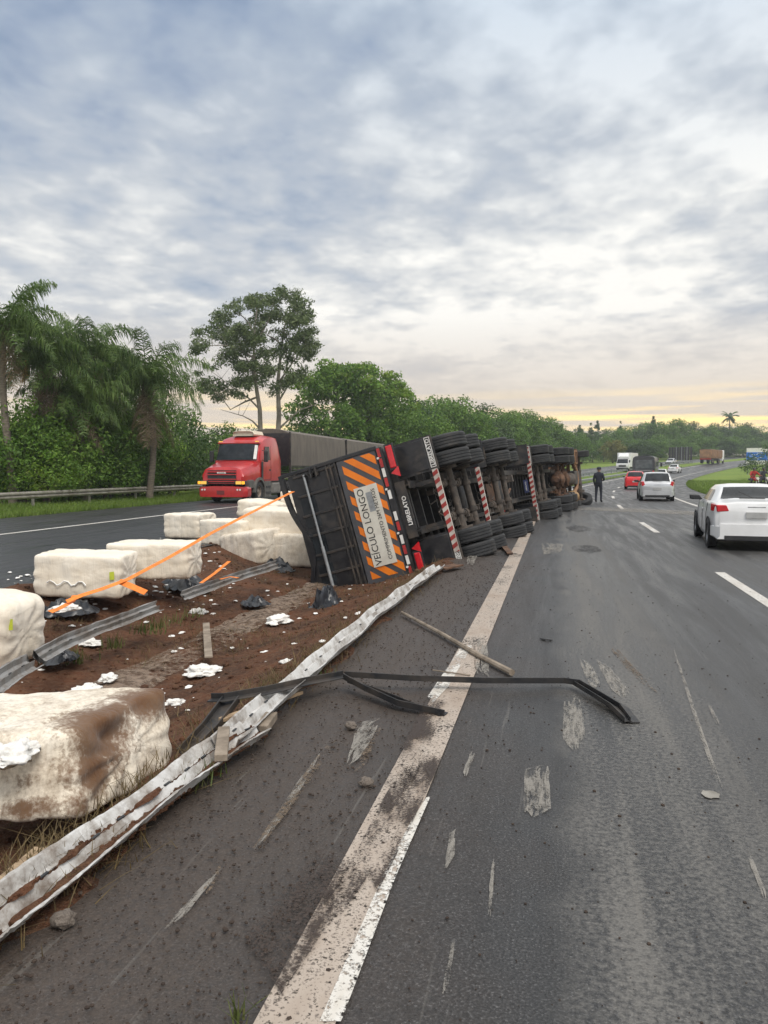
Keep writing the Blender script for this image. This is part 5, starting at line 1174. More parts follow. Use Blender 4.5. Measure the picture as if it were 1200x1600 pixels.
# ------------------------------------------------------------------ people
def person(label, loc, rz, J, rad, cols, cap=None, helmet=None, group=None):
    """J: joint name -> point (x right, y forward, z up); one continuous skin"""
    g = G('clothing'); X, Y, Z = g.xyz(g.coord('Object')); col = cols[0][1]
    for z, c_ in cols[1:]: col = g.mix(g.math('GREATER_THAN', Z, z), col if not isinstance(col, tuple) else (*col, 1), (*c_, 1))
    nz = g.noise(g.coord('Object'), 9, 4); g.set(g.mix(g.ramp(nz, [(.4, 0.), (.7, .35)]), col, (.02, .02, .022)), .8)
    names = list(J); E = [('pelvis', 'chest'), ('chest', 'neck'), ('neck', 'head'), ('head', 'crown'), ('chest', 'sh_l'), ('sh_l', 'el_l'), ('el_l', 'wr_l'), ('wr_l', 'pm_l'), ('chest', 'sh_r'), ('sh_r', 'el_r'), ('el_r', 'wr_r'), ('wr_r', 'pm_r'),
        ('pelvis', 'hp_l'), ('hp_l', 'kn_l'), ('kn_l', 'an_l'), ('an_l', 'to_l'), ('pelvis', 'hp_r'), ('hp_r', 'kn_r'), ('kn_r', 'an_r'), ('an_r', 'to_r')]
    me = bpy.data.meshes.new('person'); me.from_pydata([J[n] for n in names], [(names.index(a), names.index(b)) for a, b in E], []); me.materials.append(g.m)
    o = link('person', me, None, loc, (0, 0, rz)); tag(o, label, 'person', group)
    sk = o.modifiers.new('skin', 'SKIN'); o.modifiers.new('sub', 'SUBSURF').levels = 1; o.modifiers['sub'].render_levels = 2; sk.use_smooth_shade = True
    for i, n in enumerate(names):
        r = rad.get(n, rad.get(n[:2], .06)); me.skin_vertices[0].data[i].radius = r if isinstance(r, tuple) else (r, r); me.skin_vertices[0].data[i].use_root = n == 'pelvis'
    skin = M('skin', (.30, .18, .12), (.26, .15, .10), 9, .6) if 'skin' not in bpy.data.materials else bpy.data.materials['skin']
    hc = Vector(J['head']); face = MB()
    for s in (-1, 1): face.lathe([(0, .0), (.012, .003), (.010, .012), (0, .014)], 'y', 8, hc+Vector((s*.033, .088, .015))); 
    part('eyes', face, m_ink, o); nm = MB(); nm.hexa([hc+Vector(q) for q in ((-.016, .09, -.03), (.016, .09, -.03), (.014, .125, -.028), (-.014, .125, -.028), (-.009, .09, .02), (.009, .09, .02), (.006, .10, .02), (-.006, .10, .02))]); nm.box(hc+Vector((0, .095, -.058)), (.045, .012, .010)); 
    for s in (-1, 1): nm.box(hc+Vector((s*.096, -.005, 0)), (.018, .035, .055))
    part('face', nm, skin, o)
    for s in 'lr':
        w_ = Vector(J['wr_'+s]); pmv = Vector(J['pm_'+s]); d = (pmv-w_).normalized(); sd = d.cross(Vector((0, 1, 0))); sd = (sd if sd.length > .1 else Vector((1, 0, 0))).normalized(); inw = Vector((-.5 if s == 'l' else .5, .2, 0))*.0
        hm = MB(); hm.tube([w_, w_+d*.05, w_+d*.09], [.028, .040, .036], 8)
        for k, ln in enumerate((.062, .072, .068, .052)):
            b = w_+d*.085+d.cross(sd).normalized()*(-.030+.020*k); hm.tube([b, b+d*ln*.5+sd*.006, b+d*ln*.85+sd*.022, b+d*ln+sd*.034], [.010, .0095, .009, .007], 6)
        b = w_+d*.03+d.cross(sd).normalized()*-.036; hm.tube([b, b+d*.03-d.cross(sd).normalized()*.026, b+d*.06-d.cross(sd).normalized()*.03], [.013, .011, .008], 6)
        part('hand', hm, skin, o, smooth=40)
    if cap: m = MB(); m.lathe([(.112, 0), (.115, .05), (.10, .10), (.05, .125), (0, .13)], 'z', 16, hc+Vector((0, 0, .03))); m.prism([(-.07, 0), (.07, 0), (.05, .09), (-.05, .09)], hc+Vector((0, .085, .035)), (1, 0, 0), (0, 1, 0), .012); part('cap', m, cap, o, smooth=40)
    else: m = MB(); m.lathe([(.102, -.02), (.108, .04), (.095, .09), (.05, .122), (0, .126)], 'z', 14, hc+Vector((0, -.015, .0))); part('helmet' if helmet else 'hair', m, helmet or m_trim, o, smooth=40); (o.children[-1].scale.__init__ if False else None)
    return o
STAND = dict(pelvis=(0, 0, .95), chest=(0, .01, 1.32), neck=(0, 0, 1.50), head=(0, .02, 1.63), crown=(0, .01, 1.72), sh_l=(-.19, 0, 1.42), el_l=(-.25, -.03, 1.13), wr_l=(-.23, .10, .90), pm_l=(-.22, .13, .83), sh_r=(.19, 0, 1.42), el_r=(.27, -.02, 1.14), wr_r=(.16, .17, 1.10), pm_r=(.11, .22, 1.12),
             hp_l=(-.10, 0, .88), kn_l=(-.12, .02, .49), an_l=(-.13, -.02, .08), to_l=(-.14, .14, .045), hp_r=(.10, 0, .88), kn_r=(.12, .03, .49), an_r=(.13, -.01, .08), to_r=(.15, .15, .045))
RAD = dict(pelvis=(.16, .12), chest=(.19, .13), neck=.058, head=(.085, .10), crown=(.07, .08), sh=.075, el=.055, wr=.035, pm=.03, hp=.10, kn=.068, an=.05, to=.045)
navy = (.018, .022, .035)
pp = gp(935, 785)
person('person in dark navy uniform and cap standing on the road beyond the overturned truck', (pp.x, pp.y, 0), math.atan2(pp.x, -pp.y)+math.pi/2+R(75), STAND, RAD, [(0, (.012, .012, .014)), (.12, navy), (.93, (.012, .012, .015)), (.99, navy), (1.53, (.28, .18, .13))], cap=M('cap_cloth', navy))
m = MB(); m.box((0, .10, 1.16), (.34, .10, .05)); 
def motorcycle(label, loc, rz, tank_m):
    b = thing('motorcycle', label, 'motorcycle', loc, rz)
    wm = MB(); wm.lathe([(.23, -.045), (.29, -.05), (.315, 0), (.29, .05), (.23, .045), (.23, -.045)], 'x', 22); wmesh = wm.mesh('wheel', m_rubber, 35)
    sp = MB(); sp.lathe([(.235, -.03), (.21, 0), (.235, .03)], 'x', 18); sp.cyl((-.06, 0, 0), (.06, 0, 0), .05)
    for k in range(6): t = k*math.pi/3; sp.cyl((0, 0, 0), (0, .22*math.cos(t), .22*math.sin(t)), .010, n=5)
    spm = sp.mesh('rim', m_rim)
    for y in (-.66, .66): o = part('wheel', wmesh, None, b, loc=(0, y, .31)); part('rim', spm, None, o)
    m = MB()
    for s in (-1, 1): m.tube([(s*.08, .66, .31), (s*.08, .48, .80), (s*.06, .42, 1.0)], .02, 6)
    part('fork', m, m_rim, b)
    m = MB(); m.tube([(0, .40, .92), (0, .1, .62), (0, -.3, .50), (0, -.66, .31)], .03, 6); m.box((0, .02, .45), (.26, .38, .30)); part('frame', m, m_trim, b)
    m = MB(); m.lathe([(0, -.24), (.10, -.2), (.15, 0), (.13, .2), (0, .26)], 'y', 14, (0, .20, .84)); part('fuel_tank', m, tank_m, b, smooth=40)
    m = MB(); m.loft([ring(x, []) for x in ()] or [[Vector((a, y, z)) for a, z in ((-.12, .74), (.12, .74), (.10, zt), (-.10, zt))] for y, zt in ((0, .80), (-.35, .82), (-.72, .90))]); part('seat', m, m_trim, b, bevel=.02)
    m = MB(); m.tube([(-.36, .36, 1.06), (-.15, .44, 1.04), (.15, .44, 1.04), (.36, .36, 1.06)], .014, 6); part('handlebar', m, m_trim, b)
    m = MB(); m.lathe([(0, -.08), (.08, -.06), (.10, .04), (0, .05)], 'y', 14, (0, .58, .90)); part('headlight', m, m_white, b, smooth=40)
    for s in (-1, 1): m = MB(); m.tube([(s*.2, .46, 1.04), (s*.25, .42, 1.18)], .008, 5); m.box((s*.27, .42, 1.21), (.12, .02, .07)); part('mirror', m, m_trim, b)
    return b
SIT = dict(pelvis=(0, -.25, .93), chest=(0, -.10, 1.28), neck=(0, -.04, 1.45), head=(0, 0, 1.58), crown=(0, -.01, 1.67), sh_l=(-.19, -.08, 1.37), el_l=(-.34, .10, 1.17), wr_l=(-.33, .29, 1.09), pm_l=(-.32, .35, 1.08), sh_r=(.19, -.08, 1.37), el_r=(.34, .10, 1.17), wr_r=(.33, .29, 1.09), pm_r=(.32, .35, 1.08),
           hp_l=(-.12, -.2, .88), kn_l=(-.26, .18, .72), an_l=(-.24, -.05, .32), to_l=(-.25, .12, .27), hp_r=(.12, -.2, .88), kn_r=(.26, .18, .72), an_r=(.24, -.05, .32), to_r=(.25, .12, .27))
hel = M('helmet_black', (.03, .03, .035), (.05, .05, .05), 5, .25)
for k, (px, tk, jc, lb, lb2) in enumerate(((1178, m_carred, (.42, .03, .025), 'motorcycle with a red tank on the grass above the near white car', 'person in a red jacket and dark helmet astride the left motorcycle'),
                               (1193, m_trim, (.05, .055, .07), 'black motorcycle standing on the grass at the right frame edge', 'person in a dark grey jacket and dark helmet astride the right motorcycle'))):
    p = ray_at(px, 760, 62.0+k*1.2); z = gz(p.x, p.y); rz = math.pi+R(12)
    motorcycle(lb, (p.x, p.y, z), rz, tk)
    person(lb2, (p.x, p.y, z), rz, SIT, RAD, [(0, (.03, .03, .04)), (.93, jc), (1.47, (.28, .18, .13))], helmet=hel)
# ------------------------------------------------------------------ trees and plants
def leaf_cloud(name, centers, normals, ln, wd, mat_, seed, jitter=.9, extra=None):
    r = np.random.default_rng(seed); N_ = len(centers)
    n = normals+r.normal(0, jitter, (N_, 3)); n /= np.linalg.norm(n, axis=1, keepdims=True)+1e-9
    a = np.cross(n, r.normal(0, 1, (N_, 3))); a /= np.linalg.norm(a, axis=1, keepdims=True)+1e-9; b = np.cross(n, a)
    l = (ln*r.uniform(.65, 1.3, N_))[:, None]; w_ = (wd*r.uniform(.65, 1.3, N_))[:, None]
    V = np.stack((centers-a*l/2, centers+b*w_/2+n*w_*.15, centers+a*l/2, centers-b*w_/2+n*w_*.15), 1).reshape(-1, 3)
    return quads_mesh(name, V, mat_)
def quads_mesh(name, V, mat_):
    V = np.asarray(V, np.float32); k = len(V)//4; me = bpy.data.meshes.new(name)
    me.vertices.add(len(V)); me.vertices.foreach_set('co', V.ravel()); me.loops.add(4*k); me.loops.foreach_set('vertex_index', np.arange(4*k, dtype=np.int32))
    me.polygons.add(k); me.polygons.foreach_set('loop_start', np.arange(0, 4*k, 4, dtype=np.int32)); me.materials.append(mat_); me.update(calc_edges=True); return me
def crown_points(clumps, per, r, shell=.55, squash=.8):
    P = []; Nn = []
    for c, rad in clumps:
        k = max(8, int(per*rad*rad)); d = r.normal(0, 1, (k, 3)); d /= np.linalg.norm(d, axis=1, keepdims=True)
        rr = rad*(shell+(1-shell)*r.random(k)**.7)[:, None]*(1+.28*np.sin(d[:, :1]*5+c[0])*np.cos(d[:, 1:2]*6+c[2]))
        P.append(np.array(c)+d*rr*np.array((1, 1, squash))); nn = d.copy(); nn[:, 2] += .5; Nn.append(nn)
    return np.concatenate(P), np.concatenate(Nn)
def make_crown(name, H_, rad, base, n, crad, per, ln, wd, mat_, seed, flat=1.0, top_bias=0.0):
    r = np.random.default_rng(seed); cl = []
    while len(cl) < n:
        p = r.uniform(-1, 1, 3)
        d = np.linalg.norm(p)
        if d > 1 or (d < .45 and r.random() < .8): continue
        if p[2] < -.6 and r.random() < .5: continue
        z = base+(H_-base)*(p[2]+1)/2; cl.append(((p[0]*rad*(1-.25*max(p[2], 0)*flat), p[1]*rad*(1-.25*max(p[2], 0)*flat), z), crad*r.uniform(.6, 1.25)))
    P, Nn = crown_points(cl, per, r); return leaf_cloud(name, P, Nn, ln, wd, mat_, seed+1), cl
def make_trunk(H_, r0, clumps, mat_, seed, base, lean=(0, 0), limbs=9):
    rr = random.Random(seed); m = MB(); top = H_*.72
    ax = [Vector((lean[0]*t*t+.12*noise.noise(Vector((t*3, seed, 0))), lean[1]*t*t+.12*noise.noise(Vector((t*3, seed, 5))), top*t)) for t in [i/9 for i in range(10)]]
    m.tube([ax[0]-Vector((0, 0, .4))]+ax, [r0*1.35]+[r0*(1.2 if i == 0 else 1)*(1-.75*i/9) for i in range(10)], 9)
    for c, _ in rr.sample(clumps, min(limbs, len(clumps))):
        c = Vector(c); i = min(8, max(3, int(9*(base*.6+.3*c.z)/top))); s = ax[i]; mid = s.lerp(c, .5)+Vector((0, 0, -.06*(c-s).length)); m.tube([s, mid, c], [r0*.42, r0*.22, r0*.06], 6)
    return m.mesh('trunk', mat_, 60)
def tree(name, label, loc, rz, crown, trunk, sc=1, group=None, cat='tree'):
    t = thing(name, label, cat, loc, rz, group); t.scale = (sc,)*3 if not isinstance(sc, tuple) else sc
    part('trunk', trunk, None, t); part('crown', crown, None, t); return t
def gpt(px, py, y):           # ground point below a photograph pixel column at road distance y
    p = ray_at(px, py, y); return Vector((p.x, y, gz(p.x, y)))
# --- queen palms
def palm_meshes(seed, H_, nf=20, L_=3.4, dead=5):
    rr = random.Random(seed); tm = MB(); pth = [Vector((.15*math.sin(i*.35+seed), .1*math.cos(i*.3+seed), H_*i/14)) for i in range(15)]
    tm.tube([pth[0]-Vector((0, 0, .4))]+pth, [.24]+[.20-.006*i+(.008 if i % 2 else 0) for i in range(15)], 10)
    for i in range(40): z = H_*(.05+.93*i/40); k = min(13, int(z/H_*14)); p = pth[k].lerp(pth[k+1], z/H_*14-k); r = .205-.006*z/H_*14; tm.lathe([(r, -.025), (r+.012, 0), (r, .025)], 'z', 10, p)
    bt = MB()
    for i in range(26):
        a = i*2.4; z = H_-.55+.6*i/26; bt.tube([pth[-1]*0+Vector((.14*math.cos(a)+pth[-1].x, .14*math.sin(a)+pth[-1].y, z-.25)), Vector((.24*math.cos(a)+pth[-1].x, .24*math.sin(a)+pth[-1].y, z+.15)), Vector((.34*math.cos(a)+pth[-1].x, .34*math.sin(a)+pth[-1].y, z+.5))], [.07, .05, .02], 5)
    def fronds(cnt, e0, e1, L0, droop, drop=1.0):
        Q = []; st = MB()
        for f in range(cnt):
            az = f*2.399+seed+rr.uniform(-.3, .3); el = e0+(e1-e0)*(f/max(1, cnt-1))+rr.uniform(-.12, .12); L1 = L0*rr.uniform(.85, 1.12)
            p = pth[-1]+Vector((0, 0, .1)); d = Vector((math.cos(az)*math.cos(el), math.sin(az)*math.cos(el), math.sin(el))); pts = [p.copy()]; n = 26
            for k in range(n):
                d = (d+Vector((0, 0, -droop/n*(.4+1.5*k/n)))).normalized(); p = p+d*(L1/n); pts.append(p.copy())
            st.tube(pts[::2], [.035*(1-.9*i/13) for i in range(len(pts[::2]))], 4)
            for k in range(3, n+1):
                d = (pts[k]-pts[k-1]).normalized(); sd = d.cross(Vector((0, 0, 1))); sd = (sd if sd.length > .05 else Vector((1, 0, 0))).normalized(); t = k/n; ll = .95*math.sin(math.pi*min(1, .15+.80*t))**.7*rr.uniform(.8, 1.15)
                for s in (-1, 1, -1, 1, -1, 1):
                    dd = (sd*s*rr.uniform(.35, .95)+d*rr.uniform(.2, .7)+Vector((0, 0, rr.uniform(-.75, .45)))).normalized(); o = pts[k-1].lerp(pts[k], rr.random()); a = o+dd*ll*.5; b = a+(dd*.55+Vector((0, 0, -1.0*drop))).normalized()*ll*.55; u = d*.022+Vector((0, 0, .006))
                    Q += [o-u*.6, o+u*.6, a+u, a-u, a-u, a+u, b+u*.15, b-u*.15]
        return Q, st
    Q, st = fronds(nf, 1.15, -.15, L_, 1.75); cr = quads_mesh('crown', np.array([tuple(v) for v in Q]), m_palmleaf)
    Qd, sd = fronds(dead, -.9, -1.35, L_*.9, .8, .5)
    return tm.mesh('trunk', m_palmbark, 50), bt.mesh('leaf_bases', m_bark, 50), st.mesh('rachis', m_palmleaf), cr, quads_mesh('dead_fronds', np.array([tuple(v) for v in Qd]), m_deadleaf), sd.mesh('dead_stalks', m_deadleaf)
def palm(label, px, y, top_px, seed, nf=20, L_=3.4, dead=5, fruit=False):
    loc = gpt(px, 740, y); Ht = ray_at(px, top_px, y).z-loc.z; H_ = Ht-L_*.42
    t = thing('palm_tree', label, 'palm tree', loc, 0, 'queen palms behind the left guardrail'); ms = palm_meshes(seed, H_, nf, L_, dead)
    for n_, m_ in zip(('trunk', 'leaf_bases', 'rachis', 'crown', 'dead_fronds', 'dead_stalks'), ms): part(n_, m_, None, t)
    if fruit:
        m = MB()
        for k in range(70):
            a = random.uniform(-.5, .5); l = random.uniform(.5, 1.3); p = Vector((-.35+random.uniform(-.12, .12), -.3+random.uniform(-.15, .15), H_+.25-.2*random.random())); m.tube([p, p+Vector((-.25*l, -.1, -.25*l)), p+Vector((-.32*l+a*.3, -.15+a*.2, -.95*l))], [.02, .018, .012], 4)
        part('fruit_stalks', m, M('orange_fruit', (.55, .30, .06), (.42, .24, .06), 8, .8), t)
    return t
palm('tallest palm at the left frame edge with its crown against the sky', 14, 31, 466, 1, 22, 3.3, 3)
palm('palm with an orange fruit cluster and long brown dead fronds beside its ringed trunk', 70, 33.5, 522, 2, 24, 3.4, 9, True)
palm('palm with a feathery crown to the right of the fruiting palm', 140, 36, 512, 3, 22, 3.6, 4)
palm('dark dense palm standing in the middle of the left palm group', 172, 41, 562, 4, 24, 3.4, 5)
palm('palm with wide drooping crown, rightmost of the left palm group', 236, 38, 556, 5, 26, 3.9, 6)
palm('short palm with hanging fronds low between the two left trunks', 128, 34.5, 592, 6, 20, 3.0, 4)
# --- shrubs and low trees behind the left guardrail
shr = []
for sd, mt in ((1, m_leafbright), (2, m_leafmid), (3, m_leafdark), (4, m_leafmid)):
    cm, cl = make_crown('crown', 4.2, 1.9, .1, 34, .62, 300, .20, .085, mt, sd*10, .5); shr.append((cm, make_trunk(3.4, .07, cl, m_bark, sd, .2, limbs=10)))
sh_pos = []
rs = random.Random(5)
for i in range(64):
    px = -40+rs.uniform(0, 440); y = rs.uniform(34, 46) if i % 2 else rs.uniform(42, 58); sh_pos.append((px, y, rs.uniform(.75, 1.25), i % 4 if i % 5 else 0))
sh_pos += [(px, 33.2+rs.random()*1.5, rs.uniform(.5, .8), k) for px, k in ((-5, 0), (18, 0), (42, 0), (98, 1), (158, 0), (182, 0), (205, 1), (120, 3), (262, 1), (285, 3), (215, 0))]+[(px, 32.0, sc_, k) for px, sc_, k in ((4, .95, 0), (28, .8, 1), (150, .9, 1), (226, 1.0, 1), (250, .9, 3), (190, .8, 0))]
for px, y, s, k in sorted(sh_pos, key=lambda q: q[1]):
    loc = gpt(px, 740, y)
    if loc.x > -23.4: loc.x = -23.4-rs.random()*3
    s *= 1.0+.012*(y-34); s = min(s, 1.25) if px < 300 else min(s, 1.15)
    tree('shrub', {4: 'bright leafy shrub at the left frame edge hiding the first palm trunk foot', 28: 'leafy shrub between the leftmost palm and the fruiting palm trunk', 226: 'leafy shrub just left of the rightmost palm trunk', 250: 'leafy shrub just right of the rightmost palm trunk, beside the red lorry'}.get(px if y == 32.0 else 0, 'leafy green shrub growing among the palms behind the left guardrail'), loc, rs.uniform(0, 6), *shr[k], (s*1.05, s*1.05, s*rs.uniform(.8, 1.25)), 'shrubs among the palms', 'shrub')
# --- tall open gum tree
def gum(label, px, y, top, seed):
    loc = gpt(px, 740, y); H_ = ray_at(px, top, y).z-loc.z; sc = H_/18; r = np.random.default_rng(seed); t = thing('gum_tree', label, 'tree', loc)
    def W(qx, qy, dy=0): p = ray_at(qx, qy, y+dy)-loc; return Vector((p.x, dy, p.z))
    cl = []
    outline = [(303, 545), (310, 515), (335, 500), (338, 485), (370, 465), (405, 458), (430, 450), (462, 455), (484, 475), (486, 500), (498, 520), (497, 545), (478, 560), (470, 590), (440, 600), (425, 618), (395, 600), (370, 620), (335, 622), (306, 605)]
    def inside(x, y):
        c = False
        for (x0, y0), (x1, y1) in zip(outline, outline[1:]+outline[:1]):
            if (y0 > y) != (y1 > y) and x < (x1-x0)*(y-y0)/(y1-y0)+x0: c = not c
        return c
    while len(cl) < 230:
        qx, qy = r.uniform(300, 500), r.uniform(448, 624)
        if not inside(qx, qy) or noise.noise(Vector((qx*.024, qy*.030, 3.3))) < -.42: continue
        cl.append((tuple(W(qx, qy+3, r.uniform(-3.2, 3.2))), r.uniform(.42, .92)))
    P, Nn = crown_points(cl, 215, r, .25, .75); part('crown', leaf_cloud('crown', P, Nn, .36, .12, m_leafgum, seed), None, t)
    m = MB(); F0 = W(406, 705); 
    m.tube([Vector((0, 0, -.5)), W(408, 700), W(406, 640), W(398, 590), W(396, 530), W(402, 480)], [.27, .24, .20, .16, .10, .05], 9)
    m.tube([W(432, 720)*1, W(436, 650, .3), W(434, 600, .5), W(440, 540, .4), W(450, 480, .2)], [.26, .22, .17, .11, .04], 9)
    bs = [[W(406, 640), W(370, 610), W(330, 580)], [W(400, 600), W(380, 550), W(350, 510)], [W(397, 560), W(360, 540), W(322, 540)], [W(398, 540), W(420, 500), W(428, 470)], [W(396, 520), W(380, 495), W(368, 488)], [W(434, 600, .5), W(462, 560), W(482, 535)], [W(438, 560, .4), W(465, 520), W(474, 490)], [W(440, 540, .4), W(420, 525), W(412, 518)], [W(403, 620), W(360, 640), W(330, 600)], [W(434, 630, .4), W(452, 600), W(448, 572)], [W(406, 670), W(380, 650), W(345, 640)], [W(436, 670, .3), W(470, 640), W(505, 628)]]
    for b in bs: m.tube([b[0], b[0].lerp(b[1], .5)+Vector((0, .2, .15)), b[1], b[2]], [.10, .075, .05, .02], 6)
    for _ in range(30):
        b = random.choice(bs); s = b[1].lerp(b[2], random.random()); m.tube([s, s+Vector((random.uniform(-1.2, 1.2), random.uniform(-1, 1), random.uniform(.2, 1.6)))], [.025, .008], 5)
    part('trunk', m.mesh('trunk', m_palebark, 60), None, t)
gum('tall open gum tree with pale trunks rising behind the red lorry', 405, 66, 450, 5)
# --- spreading tree and the tree row
cm, cl = make_crown('crown', 15, 7.6, 2.0, 150, 1.55, 62, .50, .24, m_leafmid, 77, .2); tk = make_trunk(12, .4, cl, m_bark, 3, 4, limbs=16)
loc = gpt(545, 740, 84); sc_ = (ray_at(545, 566, 84).z-loc.z)/15.6
T1 = tree('spreading_tree', 'broad domed green tree to the right of the gum tree', loc, 1.0, cm, tk, sc_)
r_ = np.random.default_rng(91); cl2 = []
for qx, qy, rd in ((470, 590, 1.9), (490, 580, 2.0), (515, 572, 2.0), (540, 570, 2.1), (565, 574, 2.0), (590, 582, 1.9), (608, 594, 1.7), (620, 612, 1.5), (500, 596, 1.8), (545, 590, 2), (580, 600, 1.8), (458, 606, 1.3), (635, 622, 1.2)):
    for _ in range(3): p = ray_at(qx+r_.uniform(-9, 9), qy+r_.uniform(-4, 6), 82)-loc; cl2.append(((p.x, r_.uniform(-4, 4), p.z), rd*r_.uniform(.5, .75)))
P, Nn = crown_points(cl2, 120, r_, .5, .55); o = part('canopy', leaf_cloud('canopy', P, Nn, .42, .20, m_leafbright, 8), None, T1)
o.scale = (1/sc_,)*3; o.rotation_euler = (0, 0, -1.0)
big = []
for sd, mt in ((21, m_leafmid), (22, m_leafmid), (23, m_leafdark)):
    cm, cl = make_crown('crown', 12, 5.2, 1.0, 95, 1.35, 62, .46, .24, mt, sd, .5); big.append((cm, make_trunk(10, .3, cl, m_bark, sd, 2.5, limbs=12)))
rs = random.Random(8)
rowtop = [(640, 622), (700, 624), (760, 634), (800, 642), (840, 652), (880, 672), (920, 690)]
def rt(px):
    for (a, b), (c, d) in zip(rowtop, rowtop[1:]):
        if a <= px <= c: return b+(d-b)*(px-a)/(c-a)
    return 622
ROW = {575: 'tree of the row beside the broad domed tree, above the trailer tail', 618: 'dense tree of the row directly above the orange striped tail', 655: 'dense tree of the row just left of the topmost rear tyres', 690: 'dense tree of the row straight above the topmost rear tyres',
    722: 'dense tree of the row above the gap after the rear tyres', 752: 'dense tree of the row above the second wheel group of the overturned truck', 782: 'dense tree of the row between the second and third wheel groups', 808: 'dense tree of the row above the third striped bar of the overturned truck',
    832: 'dense tree of the row above the third wheel group', 852: 'dense tree of the row above the rusty tractor underside', 872: 'dense tree at the far end of the row above the tractor front wheel', 500: 'lower green tree in front of the broad domed tree, above the brown tarpaulin trailer',
    455: 'lower green tree at the foot of the gum tree, above the brown trailer front', 530: 'lower green tree in front of the broad domed tree near the tarpaulin trailer end'}
FAR = {897: 'far tree just past the overturned tractor', 940: 'far tree above the person in dark uniform', 962: 'far tree rising left behind the olive green tree', 985: 'far tree rising above the white box lorry', 1010: 'far tree with its top right above the dark bus', 1020: 'lower far tree between the bus and the dark panel screen',
    1052: 'far tree rising behind the dark panel screen', 1098: 'far rounded tree above the ochre bulk lorry, left of the lone palm', 1140: 'far rounded tree directly below the lone palm', 1182: 'far tree rising behind the blue direction sign', 905: 'far dark conifer nearest the overturned tractor', 922: 'far dark conifer just left of the person in uniform', 1019: 'tallest far conifer, poking up above the dark bus', 968: 'far conifer tip above the white box lorry', 932: 'far conifer tip above the person in dark uniform'}
for i, (px, y) in enumerate(((575, 100), (618, 96), (655, 104), (690, 112), (722, 120), (752, 130), (782, 140), (808, 152), (832, 165), (852, 178), (872, 192), (640, 118), (705, 132), (770, 155), (818, 178), (860, 205), (668, 92), (600, 88), (500, 74), (455, 78), (530, 76), (735, 112), (795, 136), (845, 160))):
    loc = gpt(px, 740, y)
    H_ = ray_at(px, rt(px)-7+rs.uniform(-5, 8)+(22 if i > 15 else 0)+(45 if i in (18, 19, 20) else 0), y).z-loc.z; s = H_/12.6
    lab = ROW.get(px, 'green tree in the second rank of the tree row, mostly hidden')
    tree('broadleaf_tree', lab, loc, rs.uniform(0, 6), *big[i % 3 if i % 3 < 2 else rs.choice((0, 1, 2))], (s*rs.uniform(.95, 1.2),)*2+(s,), 'tree row behind the overturned truck')
# low dark growth filling the ground under the trees
for k in range(30):
    px = 300+k*21; y = 62+k*4.3; loc = gpt(px, 740, y); loc.x -= 1; s = rs.uniform(.9, 1.4)*(1+.004*y)
    tree('shrub', 'dark green undershrub at the foot of the tree row', loc, rs.uniform(0, 6), *shr[(k % 2)+2 if k % 3 else 1], s, 'undershrubs at the foot of the tree row', 'shrub')
for k in range(20):
    px = 892+k*17; y = 205+k*5.5; loc = gpt(px, 740, y); s = rs.uniform(1.3, 2.0)
    tree('shrub', 'low green shrub at the foot of the far trees across the bend', loc, rs.uniform(0, 6), *shr[(k % 3)+1], (s*1.4, s*1.4, s), 'shrubs below the far trees', 'shrub')
# --- far trees across the bend
con = []
def conifer(seed, mt):
    r = np.random.default_rng(seed); cl = []
    for k in range(60): t = r.random(); a = r.uniform(0, 6.28); q = 2.3*(1-t)**.8*r.uniform(.4, 1); cl.append(((q*math.cos(a), q*math.sin(a), 1+11*t), .85*(1-.55*t)))
    P, Nn = crown_points(cl, 90, r, .4, .9); return leaf_cloud('crown', P, Nn, .48, .24, mt, seed), make_trunk(10, .22, cl, m_bark, seed, 2, limbs=8)
con.append(conifer(41, m_leafdark)); con.append(conifer(42, m_leafdark))
cm, cl = make_crown('crown', 9, 4.2, .8, 60, 1.3, 60, .46, .26, m_leafolive, 51, .5); olive = (cm, make_trunk(7, .25, cl, m_bark, 51, 2))
far = [(905, 230, 668, 'c', 0), (922, 250, 664, 'c', 1), (897, 215, 672, 'b', 2), (940, 262, 674, 'b', 2), (962, 250, 672, 'b', 0), (985, 275, 668, 'b', 1), (1010, 262, 668, 'b', 2), (1005, 290, 664, 'b', 0), (1032, 280, 660, 'b', 1), (1052, 290, 658, 'b', 0), (1020, 240, 688, 'b', 1),
       (1075, 300, 664, 'b', 2), (1098, 300, 668, 'b', 0), (1120, 310, 664, 'b', 2), (1140, 320, 664, 'b', 1), (1160, 330, 664, 'b', 2), (1182, 330, 670, 'b', 0), (1205, 335, 674, 'b', 2), (1062, 250, 690, 'b', 0), (1100, 270, 682, 'b', 1), (1000, 225, 692, 'b', 2), (970, 228, 690, 'b', 1), (1130, 280, 688, 'b', 2), (1225, 330, 690, 'b', 1), (1150, 300, 690, 'b', 0),
       (1019, 300, 652, 'c', 0), (968, 300, 660, 'c', 1), (932, 285, 660, 'c', 0)]
for px, y, top, kind, k in far:
    loc = gpt(px, 740, y); loc.x = loc.x; H_ = ray_at(px, top-5+rs.uniform(-2, 2), y).z-loc.z
    if kind == 'b': s = H_/12.6; tree('broadleaf_tree', FAR.get(px, 'hazy green tree standing half hidden among the far trees across the bend'), loc, rs.uniform(0, 6), *big[k], (max(s, .75)*1.25,)*2+(s,), 'far trees across the bend')
    else: s = H_/12.4; tree('conifer_tree', FAR[px], loc, rs.uniform(0, 6), *con[k], (s*1.1, s*1.1, s), 'far conifers')
loc = gpt(957, 740, 205); s = (ray_at(957, 684, 205).z-loc.z)/9.4; tree('olive_tree', 'yellowish olive green tree behind the white box lorry', loc, 2, *olive, (s*1.1, s*1.1, s))
